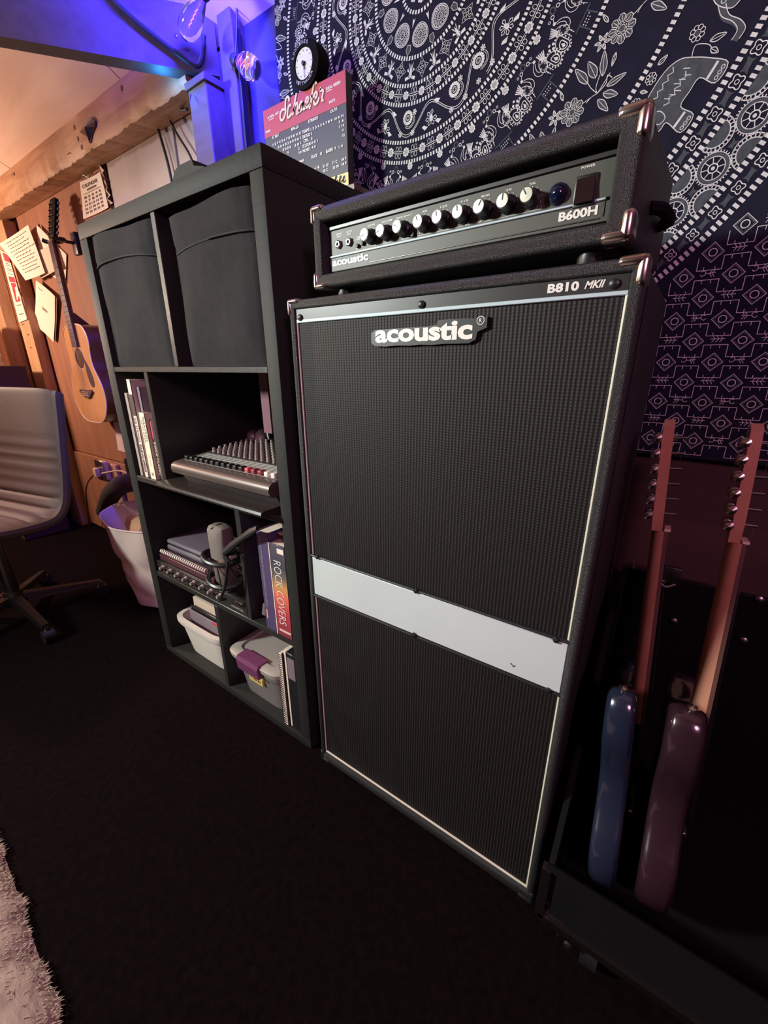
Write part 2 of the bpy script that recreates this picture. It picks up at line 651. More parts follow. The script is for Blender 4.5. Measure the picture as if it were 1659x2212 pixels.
M['knobgrey'] = mat('grey_knob', lin((150, 138, 130)), 0.5)
M['knobred'] = mat('red_fader', lin((196, 84, 84)), 0.4)
M['knobpink'] = mat('wine_fader', lin((130, 52, 62)), 0.4)
M['maroon'] = mat('maroon_cover', lin((74, 36, 42)), 0.5)
M['strapm'] = mat('mauve_strap', lin((120, 80, 92)), 0.8)
M['darkbrown'] = mat('dark_brown_box', lin((62, 42, 36)), 0.7)
M['outlet'] = mat('ivory_outlet', lin((200, 170, 140)), 0.45)
# ================================================================== the room
ZC = 1.10  # camera height; heights below are given as ZC + value
K = 1.10 / 1.07

struct('floor', MB().box(-4.8, 1.9, -2.5, 1.2, -0.05, 0.0), M['carpet'], smooth=False)
wall = struct('wall_back', MB().box(-4.8, 1.9, 1.125, 1.18, 0.0, 2.6), M['panel_right'], smooth=False)
struct('wall_left', MB().box(-4.86, -4.8, -2.5, 1.2, 0.0, 3.1), M['ply'], smooth=False)
struct('wall_right', MB().box(1.9, 1.96, -2.5, 1.2, 0.0, 3.1), M['panel_right'], smooth=False)
struct('wall_front', MB().box(-4.8, 1.9, -2.56, -2.5, 0.0, 3.1), M['panel_right'], smooth=False)

# sheet panels nailed to the back wall
MB().rbox(-3.42, -2.275, 1.10, 1.124, ZC - 0.547, 2.2, 0.002, 1).build('plywood_panel', M['ply'], wall)
MB().rbox(-2.245, -1.72, 1.10, 1.124, ZC - 0.547, 2.2, 0.002, 1).build('painted_panel', M['white_board'], wall)
MB().rbox(-1.715, -1.36, 1.105, 1.124, 0.3, 2.3, 0.002, 1).build('painted_panel', M['white_board'], wall)
MB().rbox(-1.36, -1.06, 1.09, 1.124, 0.3, 2.5, 0.002, 1).build('painted_panel', M['bluewall'], wall)
MB().rbox(-4.7, -3.44, 1.105, 1.124, 0.02, 2.2, 0.002, 1).build('board_panel', M['redwood'], wall)
MB().rbox(-3.42, -1.60, 1.085, 1.124, 0.02, ZC - 0.552, 0.003, 1).build('lower_panel', M['ply'], wall)
MB().rbox(-1.05, 1.85, 1.10, 1.124, 0.02, 2.2, 0.002, 1).build('board_panel', M['panel_right'], wall)
# nailing board under the outlet
MB().rbox(-2.90, -2.74, 1.062, 1.084, 0.02, ZC - 0.56, 0.003, 1).build('nailing_board', M['pinez'], wall)
# torn strip of paper backing at the seam of the panels
mb = MB()
top, bot = at(213, 333, 1.096), at(239, 441, 1.096)
L, R_ = [], []
for i in range(13):
    t = i / 12
    p = top.lerp(bot, t)
    L.append(p + Vector((-0.018 + 0.006 * sin(i * 2.1), 0, 0)))
    R_.append(p + Vector((0.014 + 0.010 * sin(i * 3.7 + 1), -0.012 * (i % 2), 0)))
mb.add(L + R_, [(i, i + 1, 14 + i, 13 + i) for i in range(12)])
mb.build('torn_strip', M['paperdim'], wall)
# dark seam beside it
MB().box(-2.275, -2.245, 1.106, 1.124, ZC - 0.5, 2.2).build('dark_seam', M['darkbrown'], wall, smooth=False)

# top plate along the wall (rough pine), with a wane edge of bark
mb = MB()
n = 160
ys, zs = [], []
x0, x1 = -4.79, -1.433
rows = []
for i in range(n + 1):
    x = x0 + (x1 - x0) * i / n
    w = 0.0022 * sin(x * 17) + 0.0018 * sin(x * 41 + 1) + 0.002 * sin(x * 97) + 0.002 * sin(x * 163 + 2)
    rows.append([(x, 0.985, ZC + 0.935), (x, 0.985, ZC + 0.824 + 0.4 * w), (x, 0.995, ZC + 0.812 + w), (x, 1.095, ZC + 0.826), (x, 1.095, ZC + 0.935)])
vs = [p for r in rows for p in r]
fs = [(i * 5 + k, (i + 1) * 5 + k, (i + 1) * 5 + (k + 1) % 5, i * 5 + (k + 1) % 5) for i in range(n) for k in range(5)]
fs += [(0, 1, 2, 3, 4), tuple(n * 5 + k for k in (4, 3, 2, 1, 0))]
mb.add(vs, fs)
plate = struct('trim_1', mb, M['pine'])
for (px, py) in ((160, 275), (168, 300), (176, 318), (30, 375), (262, 190)):
    p = at(px, py, 0.984)
    MB().lathe([(0.0, 0.0015), (0.006, 0.001), (0.009, 0.0)], p, (0, -1, 0), 10).build('knot', M['mahog'], plate)
for (px, py) in ((150, 330), (232, 310), (28, 375)):
    p = at(px, py, 0.985) + Vector((0.0, 0.0, 0.0))
    MB().cyl(p, p + Vector((0.004, -0.012, -0.012)), 0.0018, 0.0012, 6).build('bent_nail', M['steel'], plate)

# corner post, taller stud behind it, and left-hand studs
post = struct('trim_2', MB().rbox(-1.430, -1.338, 0.985, 1.095, 0.0, ZC + 0.806, 0.003, 1), M['rawwood'])
MB().rbox(-1.436, -1.332, 0.978, 1.095, ZC + 0.793, ZC + 0.812, 0.002, 1).build('post_cap', M['rawwood'], post)
MB().cyl((-1.405, 0.976, ZC + 0.775), (-1.390, 0.958, ZC + 0.745), 0.0025, 0.001, 6).build('bent_nail', M['steel'], post)
struct('trim_3', MB().rbox(-1.336, -1.272, 1.045, 1.0895, 0.0, 2.45, 0.003, 1), M['rawwood'])
SL, SA = at(58, 760, 1.035).x, at(79, 760, 1.035).x
stud = struct('trim_4', MB().rbox(SL, SA, 1.035, 1.098, 0.0, ZC + 0.81, 0.003, 1), M['pinez'])
for (px, py) in ((62, 722), (68, 750), (50, 700)):
    p = at(px, py, 1.034)
    MB().cyl(p, p + Vector((0.004, -0.008, -0.006)), 0.002, 0.002, 6).build('staple', M['darksteel'], stud)
struct('trim_5', MB().rbox(at(8, 740, 1.035).x, at(22, 740, 1.035).x, 1.035, 1.104, 0.0, ZC + 0.81, 0.003, 1), M['pinez'])
# small cleat at the shelf's upper left
struct('trim_6', MB().rbox(-2.43, -2.36, 1.06, 1.0995, ZC + 0.50, ZC + 0.62, 0.003, 1), M['redwood'])

# brace beam from the corner post out over the room
zb = ZC + 0.835
A, B_ = atZ(448, 160, zb), atZ(0, 78, zb)
d = (B_ - A); d.z = 0
d.normalize()
pn = Vector((d.y, -d.x, 0))
if pn.x > 0:
    pn = -pn
A0 = A - d * 0.035
E0 = A + d * 1.75
hh = 0.150
c = [A0, E0, E0 + pn * 0.05, A0 + pn * 0.05]
mb = MB()
mb.hexa([p for p in c] + [p + Vector((0, 0, hh)) for p in c])
brace = struct('trim_7', mb, M['rawwood'], smooth=False)
for t, h in ((0.06, 0.105), (0.075, 0.075), (0.05, 0.05)):
    p = A + d * t + Vector((0, 0, h))
    MB().lathe([(0.0, 0.002), (0.004, 0.0015), (0.005, 0)], p, -pn, 8).build('nail_head', M['darksteel'], brace)

# sloping plywood ceiling
def ceil_z(y):
    return ZC + 0.935 + (1.10 - y) * 0.50 if y > -0.7 else ZC + 0.935 + 1.8 * 0.50 - (-0.7 - y) * 0.50
mb = MB()
for (ya, yb) in ((1.2, -0.7), (-0.7, -2.56)):
    za, zb2 = ceil_z(ya), ceil_z(yb)
    mb.add([(-4.86, ya, za + 0.02), (1.96, ya, za + 0.02), (1.96, yb, zb2 + 0.02), (-4.86, yb, zb2 + 0.02),
            (-4.86, ya, za + 0.06), (1.96, ya, za + 0.06), (1.96, yb, zb2 + 0.06), (-4.86, yb, zb2 + 0.06)],
           [(0, 1, 2, 3), (4, 7, 6, 5), (0, 4, 5, 1), (2, 6, 7, 3), (1, 5, 6, 2), (3, 7, 4, 0)])
ceiling = struct('ceiling', mb, M['plyceil'], smooth=False)
xs = [-4.79, -3.10, -1.88, -0.66, 0.56, 1.78]
for i in range(5):
    a, b2 = xs[i] + 0.003, xs[i + 1] - 0.003
    for (ya, yb) in ((1.095, -0.11), (-0.116, -0.7)):
        za, zb2 = ceil_z(ya), ceil_z(yb)
        MB().hexa([(a, ya, za), (b2, ya, za), (b2, yb, zb2), (a, yb, zb2), (a, ya, za + 0.018), (b2, ya, za + 0.018), (b2, yb, zb2 + 0.018), (a, yb, zb2 + 0.018)]).build('ceiling_panel', M['plyceil'], ceiling, smooth=False)

# ------------------------------------------------------------------ cables, bulbs and bits on the beams
def cable(label, pts, r, name='cable', cat='cable', m='cable', grp=None):
    o = MB().tube(catmull([tuple(p) for p in pts], 8), r, 8).build(name, M[m])
    return tag(o, label, cat, grp)

P = []
for (px, py, t) in ((215, -30, 0), (270, 25, 0), (330, 75, 0), (390, 120, 0), (425, 142, 0)):
    dr = ray(px, py)
    # keep it just in front of the brace face
    tt = ((A - CAM).dot(-pn) + 0.014) / dr.dot(-pn)
    P.append(CAM + dr * tt)
P.append(P[-1] + Vector((0.018, 0.01, 0.02)))
P.append(P[-1] + Vector((0.004, 0.01, 0.05)))
cable('thick black power cable slung along the blue-lit brace beam', P, 0.007)
cable('black cable hanging down the wall behind the cabinet, left of the corner post', [at(328, 235, 1.085), at(345, 290, 1.085), at(362, 350, 1.085), at(372, 400, 1.085), at(378, 450, 1.085)], 0.005)
cable('thin black cord running slantwise to the corner post', [at(350, 225, 1.08), at(380, 285, 1.08), at(410, 335, 1.08), at(425, 380, 1.08)], 0.004)
cable('black loop of cable by the top of the corner post', [at(362, 220, 1.08), at(375, 232, 1.07), at(392, 238, 1.06), at(404, 236, 1.05)], 0.005)

def string_bulb(sock, axis, label, cordpts, r=0.030, L=0.118):
    axis = Vector(axis).normalized()
    t = thing('string_light_bulb', label, 'light bulb', sock, group='clear bulbs of the hanging string light')
    MB().tube(catmull([tuple(p) for p in cordpts], 6), 0.0028, 6).build('cord', M['cable'], t)
    MB().lathe([(0.014, -0.010), (0.0165, -0.006), (0.0165, 0.016), (0.014, 0.022)], sock, axis, 14).build('socket', M['black'], t)
    o = sock + axis * 0.020
    MB().lathe([(0.012, 0), (0.014, 0.010), (r * 0.8, L * 0.35), (r, L * 0.62), (r * 0.86, L * 0.85), (r * 0.45, L * 0.97), (0.0, L)], o, axis, 20).build('bulb', M['glass'], t)
    a = axis.orthogonal().normalized()
    pts = []
    for k in range(9):
        pts.append(o + axis * (L * (0.30 + 0.05 * k)) + a * (0.006 * (1 if k % 2 else -1)))
    MB().tube(pts, 0.0007, 5).build('filament', M['filament'], t)
    return t

s0 = at(509, 131, 1.045)
string_bulb(s0, (at(575, 160, 1.00) - s0), 'clear glass bulb with glowing orange filament on a black cord beside the sign',
            [at(511, -60, 1.06), at(511, 60, 1.055), s0, at(512, 200, 1.06), at(511, 330, 1.075), at(512, 400, 1.08)])
s1 = at(446, -26, 0.95)
tb = string_bulb(s1, (at(426, 18, 0.95) - s1), 'clear glass bulb hanging over the end of the brace beam',
                 [s1 + Vector((0.02, 0.02, 0.08)), s1 + Vector((0.01, 0.01, 0.04)), s1])

# unseen LED strip, added on the tall stud to throw blue on the wall
t = thing('added_led_strip', 'added slim blue LED strip, an unseen source on the tall stud beside the corner post', 'light', (-1.265, 1.060, 1.55))
MB().rbox(-1.2715, -1.262, 1.052, 1.068, 1.55, 2.02, 0.001, 1).build('channel', M['black'], t)
l_ = bpy.data.lights.new('added_strip_light', 'AREA')
l_.shape = 'RECTANGLE'
l_.size, l_.size_y = 0.010, 0.46
l_.energy = 3.0
l_.color = (0.03, 0.022, 1.0)
lo = bpy.data.objects.new('added_strip_light', l_)
COL.objects.link(lo)
lo.location = (-1.2600, 1.066, 1.785)
M_ = Matrix((Vector((0.35, -0.937, 0)), Vector((0, 0, 1)), Vector((-0.937, -0.35, 0)))).transposed()
lo.rotation_euler = M_.to_euler()

# dark glossy leaf-shaped charm pinned to the top plate
pp = [at(x, y, 0.978) for x, y in ((183, 262), (188, 256), (199, 254), (205, 262), (204, 274), (197, 290), (193, 309), (189, 296), (181, 291), (173, 286), (177, 274))]
mb = MB()
cpt = sum(pp, Vector()) / len(pp) + Vector((0, -0.012, 0))
mb.add(pp + [cpt] + [p + Vector((0, 0.006, 0)) for p in pp], [(i, (i + 1) % 11, 11) for i in range(11)] + [(i, 12 + i, 12 + (i + 1) % 11, (i + 1) % 11) for i in range(11)] + [tuple(range(22, 11, -1))])
tag(mb.build('leaf_charm', mat('dark_glaze', (0.012, 0.014, 0.03), 0.12, coat=0.8), smooth=False), 'dark glossy leaf-shaped charm pinned to the pine beam', 'ornament')

# ------------------------------------------------------------------ papers on the wall
def sheet(px4, Ys, curl=0.0, n=8, seed=0):
    """four pixel corners TL, TR, BR, BL with their wall distances -> bilinear curved patch f(s, t)."""
    c4 = [at(p[0], p[1], y) for p, y in zip(px4, Ys)]

    def f(s, t, w=0.0):
        a = c4[0].lerp(c4[1], s)
        b = c4[3].lerp(c4[2], s)
        p = a.lerp(b, t)
        return Vector((p.x, p.y - curl * (s * 2 - 1) ** 2 * (0.4 + 0.6 * abs(2 * t - 1)) - w, p.z))
    return f

def paper(name, label, cat, f, m, n=8):
    mb = MB()
    mb.grid(lambda s, t: f(s, t, 0.0), n, n)
    k = len(mb.v)
    mb.grid(lambda s, t: f(s, t, -0.0008), n, n)
    N = n + 1
    rim = [(0, i) for i in range(n)] + [(i, n) for i in range(n)] + [(n, n - i) for i in range(n)] + [(n - i, 0) for i in range(n)]
    idx = [j * N + i for j, i in rim]
    for a_, b_ in zip(idx, idx[1:] + idx[:1]):
        mb.f.append((a_, b_, b_ + k, a_ + k))
    return tag(mb.build(name, m), label, cat)

def ink_lines(f, parent, rows, name='handwriting', m='ink', w=0.012, x0=0.08, x1=0.92, jitter=0.02, seed=1):
    rnd = random.Random(seed)
    mb = MB()
    for (t, a, b) in rows:
        x = a
        while x < b:
            l = rnd.uniform(0.03, 0.11)
            pts = [(x + l * k / 6, t + rnd.uniform(-1, 1) * jitter * 0.5) for k in range(7)]
            mb.ribbon(pts, w, lambda s, t2: f(s, t2, 0.0012))
            x += l + 0.025
    return mb.build(name, M[m], parent, smooth=False, fixn=False)

f = sheet([(0, 527), (62, 486), (99, 590), (57, 606)], [1.018, 1.055, 1.055, 1.022], 0.004)
o = paper('pinned_paper', 'pinned sheet of paper covered in handwriting beside the red and white poster', 'paper', f, M['paper'])
ink_lines(f, o, [(0.08 + 0.075 * i, 0.16 + 0.02 * (i % 3), 0.88 - 0.12 * (i % 2)) for i in range(11)], w=0.014)
f = sheet([(80, 486), (108, 514), (111, 575), (90, 603)], [1.082, 1.082, 1.078, 1.078], 0.003)
paper('pinned_paper', 'blank curled sheet pinned up behind the acoustic guitar neck, nearer the handwritten sheet', 'paper', f, M['paper'])
f = sheet([(68, 548), (110, 530), (128, 580), (90, 602)], [1.066, 1.066, 1.066, 1.066], 0.003)
paper('pinned_paper', 'dim grey sheet overlapping the handwritten sheet, behind the guitar neck', 'paper', f, M['paperdim'])
f = sheet([(118, 526), (144, 550), (142, 614), (98, 588)], [1.094, 1.094, 1.094, 1.094], 0.002)
paper('pinned_paper', 'blank sheet sticking out on the cabinet side of the guitar neck', 'paper', f, M['paper'])
f = sheet([(80, 606), (121, 640), (118, 739), (76, 701)], [1.075, 1.075, 1.085, 1.085], 0.006)
o = paper('envelope', 'cream envelope pinned to the plywood below the papers', 'envelope', f, M['paper'])
mb = MB()
text_fit(mb, 'Llamas', lambda u, v: f(u, 1 - v, 0.0012), 0.33, 0.60, 0.50, 0.57, 0.01, 0.3)
mb.ribbon(arc(0.22, 0.90, 0.10, pi, 2 * pi, 8, 0.02), 0.012, lambda u, v: f(u, 1 - v, 0.0012))
mb.build('writing', M['ink'], o, smooth=False, fixn=False)['kind'] = 'stuff'
f2 = sheet([(84, 612), (124, 644), (121, 738), (80, 703)], [1.080, 1.080, 1.090, 1.090], 0.004)
paper('pinned_paper', 'second sheet peeking out from behind the cream envelope', 'paper', f2, M['paperdim'])
f = sheet([(245, 905), (275, 925), (290, 985), (256, 972)], [1.08] * 4, 0.003)
o = paper('pinned_paper', 'sheet with a pen drawing, half hidden behind the shelf unit by the guitar body', 'paper', f, M['paper'])
mb = MB()
for k in range(5):
    mb.ribbon(arc(0.5 + 0.1 * k, 0.3 + 0.11 * k, 0.16 - 0.02 * k, k, k + 4.5, 10, 0.05), 0.02, lambda u, v: f(u, v, 0.0012))
mb.build('drawing', M['ink'], o, smooth=False, fixn=False)

# red and white poster folded round the stud
def fpost(s, t, w=0.0):
    # left part on the stud's front, right part along its side towards the wall
    tl, tr, br, bl = (0, 540), (34, 557), (72, 680), (41, 697)
    a = at(tl[0] + (bl[0] - tl[0]) * t, tl[1] + (bl[1] - tl[1]) * t, 1.028 - w)
    a2 = at(17 + (58 - 17) * t, 548 + (690 - 548) * t, 1.028 - w)
    b = at(tr[0] + (br[0] - tr[0]) * t, tr[1] + (br[1] - tr[1]) * t, 1.085 - w)
    return a.lerp(a2, s / 0.5) if s < 0.5 else a2.lerp(b, (s - 0.5) / 0.5)
mb = MB()
mb.grid(lambda s, t: fpost(s, t), 8, 8)
po = tag(mb.build('poster', M['paper'], smooth=False), 'red and white printed poster tacked to the pine stud', 'poster')
g = lambda u, v: fpost(u, v, 0.0015)
for (u0, u1, v0, v1) in ((0.12, 0.86, 0.02, 0.14), (0.10, 0.62, 0.36, 0.44), (0.14, 0.95, 0.45, 0.72), (0.66, 0.95, 0.34, 0.45)):
    mb = MB()
    for i in range(6):
        a, b2 = u0 + (u1 - u0) * i / 6, u0 + (u1 - u0) * (i + 1) / 6
        mb.fill([(a, v0), (b2, v0), (b2, v1), (a, v1)], g)
    mb.build('red_block', M['redink'], po, smooth=False, fixn=False)
mb = MB()
g2 = lambda u, v: fpost(u, v, 0.0025)
mb.fill(circ(0.40, 0.54, 0.10, 14, 0.035), g2)
mb.fill([(0.24, 0.70), (0.56, 0.70), (0.50, 0.57), (0.30, 0.57)], g2)
for i in range(3):
    mb.ribbon([(0.18, 0.06 + 0.03 * i), (0.78, 0.06 + 0.03 * i)], 0.012, g2)
mb.build('white_print', M['paper'], po, smooth=False, fixn=False)['kind'] = 'stuff'
mb = MB()
for i in range(7):
    mb.ribbon([(0.12, 0.17 + 0.025 * i), (0.42 + 0.1 * (i % 3), 0.17 + 0.025 * i)], 0.008, g2)
for v in (0.78, 0.84, 0.92):
    mb.ribbon([(0.62, v), (0.92, v)], 0.012, g2)
mb.ribbon([(0.10, 0.965), (0.95, 0.965)], 0.012, g2)
mb.ribbon([(0.14, 0.77), (0.40, 0.77), (0.40, 0.90), (0.14, 0.90)], 0.010, g2, True)
mb.build('grey_print', M['ink'], po, smooth=False, fixn=False)['kind'] = 'stuff'

# calendar
f = sheet([(174, 394), (218, 372), (236, 449), (182, 474)], [1.085, 1.085, 1.092, 1.092], 0.004)
o = paper('wall_calendar', 'small tear-off wall calendar hanging above the shelf unit', 'calendar', f, M['paper'])
mb = MB()
g = lambda u, v: f(u, v, 0.0014)
text_fit(mb, 'CALENDAR', lambda u, v: g(u, 1 - v), 0.10, 0.80, 0.80, 0.90, 0.02)
mb.ribbon([(0.28, 0.275), (0.70, 0.275)], 0.05, g)
mb.ribbon([(0.10, 0.36), (0.88, 0.36)], 0.012, g)
nd = 1
for r in range(5):
    for c_ in range(5):
        u0, v0 = 0.12 + c_ * 0.158, 0.42 + r * 0.105
        text_fit(mb, str(nd), lambda u, v: g(u, 1 - v), u0, u0 + 0.10, 1 - v0 - 0.065, 1 - v0, 0.04)
        nd += 1
mb.build('date_print', M['ink'], o, smooth=False, fixn=False)['kind'] = 'stuff'
mb = MB()
mb.tube(catmull([tuple(f(0.18, -0.03, 0.003)), tuple(f(0.3, -0.09, 0.01)), tuple(f(0.42, -0.02, 0.003)), tuple(f(0.55, -0.05, 0.01))], 6), 0.002, 6)
mb.build('wire_hanger', M['steel'], o)

# outlet with plug and cord
oc = at(226, 1014, 1.05)
t = thing('wall_outlet', 'ivory electrical outlet box on the wall behind the canvas basket', 'outlet', oc)
MB().rbox(oc.x - 0.05, oc.x + 0.05, 1.03, 1.0615, oc.z - 0.06, oc.z + 0.055, 0.006).build('box', M['outlet'], t)
MB().rbox(oc.x - 0.058, oc.x + 0.058, 1.024, 1.030, oc.z - 0.066, oc.z + 0.060, 0.002, 1).build('cover_plate', M['steel'], t)
MB().rbox(oc.x - 0.035, oc.x + 0.005, 0.995, 1.024, oc.z - 0.04, oc.z + 0.015, 0.006).build('plug', M['outlet'], t)
MB().lathe([(0.0, 0.002), (0.003, 0.0015), (0.0035, 0)], (oc.x + 0.035, 1.024, oc.z), (0, -1, 0), 8).build('screw', M['steel'], t)
cable('dark power cord looping down from the wall outlet', [(oc.x - 0.035, 1.01, oc.z - 0.02), at(205, 1024, 1.0), at(190, 1042, 1.0), at(186, 1065, 1.01), at(190, 1100, 1.02), at(192, 1140, 1.03), at(190, 1165, 1.04)], 0.004, m='mahog')
cable('pale flat cord running from the outlet behind the shelf unit', [(oc.x + 0.03, 1.02, oc.z - 0.015), at(255, 1017, 1.03), at(275, 1022, 1.03), at(300, 1028, 1.03)], 0.005, m='outlet')
# ================================================================== tapestry
TX0, TX1, TZ0, TZ1 = -1.115, 0.42, ZC - 0.187, ZC + 0.97
TC = (-0.650, ZC + 0.795)
TY = 1.072


def tap_y(x, z):
    return TY + 0.004 * sin(x * 9 + z * 2) + 0.003 * sin(z * 11 + x * 3)


def tmap(x, z):
    return Vector((x, tap_y(x, z) - 0.0012, z))


def edge_l(z):
    return TX0 + 0.006 * sin(z * 9) - 0.012 * max(0, (ZC + 0.75 - z))


mb = MB()
mb.grid(lambda s, t: (lambda z: Vector((edge_l(z) + (TX1 - edge_l(z)) * s, tap_y(edge_l(z) + (TX1 - edge_l(z)) * s, z), z)))(TZ0 + (TZ1 - TZ0) * t), 60, 50)
n0 = len(mb.v)
mb.grid(lambda s, t: (lambda z: Vector((edge_l(z) + (TX1 - edge_l(z)) * s, tap_y(edge_l(z) + (TX1 - edge_l(z)) * s, z) + 0.002, z)))(TZ0 + (TZ1 - TZ0) * t), 60, 50)
tap = mb.build('tapestry', M['navy'])
tag(tap, 'navy mandala tapestry with white block print hanging on the back wall', 'tapestry')

W_, G_ = MB(), MB()   # white print, grey print


def inside(x, z, m=0.0):
    return edge_l(z) + m < x < TX1 - m and TZ0 + m < z < TZ1 - m and x < 0.34


def clipped(pts):
    return all(inside(*p) for p in pts)


def st(pts, w, mb=None, closed=False):
    mb = mb or W_
    if clipped(pts):
        mb.ribbon(pts, w, tmap, closed)
    elif len(pts) > 2:
        seg = []
        for p in pts + ([pts[0]] if closed else []):
            if inside(*p):
                seg.append(p)
            else:
                if len(seg) > 1:
                    mb.ribbon(seg, w, tmap)
                seg = []
        if len(seg) > 1:
            mb.ribbon(seg, w, tmap)


def fl(pts, mb=None):
    if clipped(pts):
        (mb or W_).fill(pts, tmap)


def PM(r0, th0, s=1.0, flip=1):
    """local frame: u along the ring, v outward."""
    def g(u, v):
        th = th0 + flip * u * s / r0
        r = r0 + v * s
        return (TC[0] + r * cos(th), TC[1] + r * sin(th))
    return g


def LM(x0, z0, s=1.0, rot=0.0, flip=1):
    def g(u, v):
        u = u * flip
        return (x0 + s * (u * cos(rot) - v * sin(rot)), z0 + s * (u * sin(rot) + v * cos(rot)))
    return g


def mp(g, pts):
    return [g(*p) for p in pts]


def dotted(r, n, h=0.0062, fillr=0.55):
    for i in range(n):
        a0 = 2 * pi * i / n
        a1 = a0 + 2 * pi / n * fillr
        pts = [(TC[0] + rr * cos(a), TC[1] + rr * sin(a)) for rr, a in ((r - h / 2, a0), (r + h / 2, a0), (r + h / 2, a1), (r - h / 2, a1))]
        fl(pts)


def flower(g, r, petals=8, w=0.0012, core=0.32):
    for k in range(petals):
        a = 2 * pi * k / petals
        fl(mp(g, circ(r * 0.66 * cos(a), r * 0.66 * sin(a), r * 0.27, 7)))
    st(mp(g, circ(0, 0, r * core, 8)), w, closed=True)
    st(mp(g, circ(0, 0, r * core * 0.45, 6)), w, closed=True)


def vis_angles(n, off=0.0):
    for k in range(n):
        yield off + 2 * pi * k / n


# --- rings
for r, n, h in ((0.050, 40, 0.007), (0.1265, 104, 0.0075), (0.1745, 142, 0.0072), (0.2085, 168, 0.0072), (0.279, 226, 0.0072), (0.3185, 256, 0.0075), (0.4265, 330, 0.0078), (0.5595, 380, 0.0085), (0.692, 450, 0.0095), (0.727, 470, 0.0095), (0.805, 520, 0.0095), (0.843, 540, 0.0105)):
    dotted(r, n, h)

# --- centre and medallions
for k in range(11):
    g = PM(0.0905, radians(-90.3) + 2 * pi * k / 11)
    st(mp(g, circ(0, 0, 0.0205, 26)), 0.0014, closed=True)
    st(mp(g, circ(0, 0, 0.0180, 26)), 0.0012, closed=True)
    for j in range(16):
        a = 2 * pi * j / 16
        p = [(0.0075 * cos(a), 0.0075 * sin(a)), (0.0125 * cos(a - 0.10), 0.0125 * sin(a - 0.10)), (0.0165 * cos(a - 0.14), 0.0165 * sin(a - 0.14)), (0.0172 * cos(a), 0.0172 * sin(a)), (0.0165 * cos(a + 0.14), 0.0165 * sin(a + 0.14)), (0.0125 * cos(a + 0.10), 0.0125 * sin(a + 0.10))]
        st(mp(g, p), 0.0011, closed=True)
    st(mp(g, circ(0, 0, 0.0062, 14)), 0.0015, closed=True)
    st(mp(g, circ(0, 0, 0.0028, 10)), 0.0010, closed=True)
    g2 = PM(0.112, radians(-90.3) + 2 * pi * (k + 0.5) / 11)
    fl(mp(g2, [(-0.005, -0.008), (0.005, -0.008), (0.006, 0.002), (0.0, 0.010), (-0.006, 0.002)]), G_)
    st(mp(g2, [(-0.005, -0.008), (0.005, -0.008), (0.006, 0.002), (0.0, 0.010), (-0.006, 0.002)]), 0.001, closed=True)
    g3 = PM(0.066, radians(-90.3) + 2 * pi * (k + 0.5) / 11)
    fl(mp(g3, [(0, 0.010), (-0.004, -0.006), (0, -0.003), (0.004, -0.006)]))
for k in range(8):
    flower(PM(0.028, 2 * pi * k / 8), 0.010)

# --- lotus and quatrefoil band
nq = 15
for k in range(nq):
    th = radians(-111.6) + 2 * pi * k / nq
    g = PM(0.1495, th)
    d_ = [(0, 0.019), (0.006, 0.007), (0.017, 0), (0.006, -0.007), (0, -0.019), (-0.006, -0.007), (-0.017, 0), (-0.006, 0.007)]
    st(mp(g, d_), 0.0011, closed=True)
    for (u, v) in ((0, 0.008), (0, -0.008), (0.007, 0), (-0.007, 0), (0, 0)):
        st(mp(g, circ(u, v, 0.0028, 8)), 0.0010, closed=True)
    g = PM(0.150, th + pi / nq)
    for s in (-1, 1):
        fl(mp(g, [(s * 0.001, 0.004), (s * 0.007, -0.016), (s * 0.0035, -0.012)]))
        fl(mp(g, [(s * 0.002, 0.012), (s * 0.012, 0.016), (s * 0.014, 0.010), (s * 0.006, 0.008)]))
        fl(mp(g, [(s * 0.003, 0.002), (s * 0.011, -0.002), (s * 0.008, -0.006)]))
    fl(mp(g, [(0, 0.014), (0.003, 0.002), (0, -0.014), (-0.003, 0.002)]))
    st(mp(g, circ(0, 0.006, 0.004, 8)), 0.0012, closed=True)


# --- floral chains
def chain(r, n, off, rr):
    for k in range(n):
        th = off + 2 * pi * k / n
        flower(PM(r, th), rr, 8)
        da = 2 * pi / n
        a0, a1 = th + rr / r, th + da - rr / r
        for dv in (-0.0018, 0.0018):
            st([(TC[0] + (r + dv) * cos(a0 + (a1 - a0) * i / 4), TC[1] + (r + dv) * sin(a0 + (a1 - a0) * i / 4)) for i in range(5)], 0.0012)
        for f_ in (0.40, 0.60):
            g = PM(r, th + da * f_)
            for s in (-1, 1):
                st(mp(g, circ(0, s * 0.0068, 0.0036, 9, 0.0050)), 0.0010, closed=True)


chain(0.1915, 27, radians(-34.9), 0.0092)
chain(0.2985, 39, radians(-32.9), 0.0105)

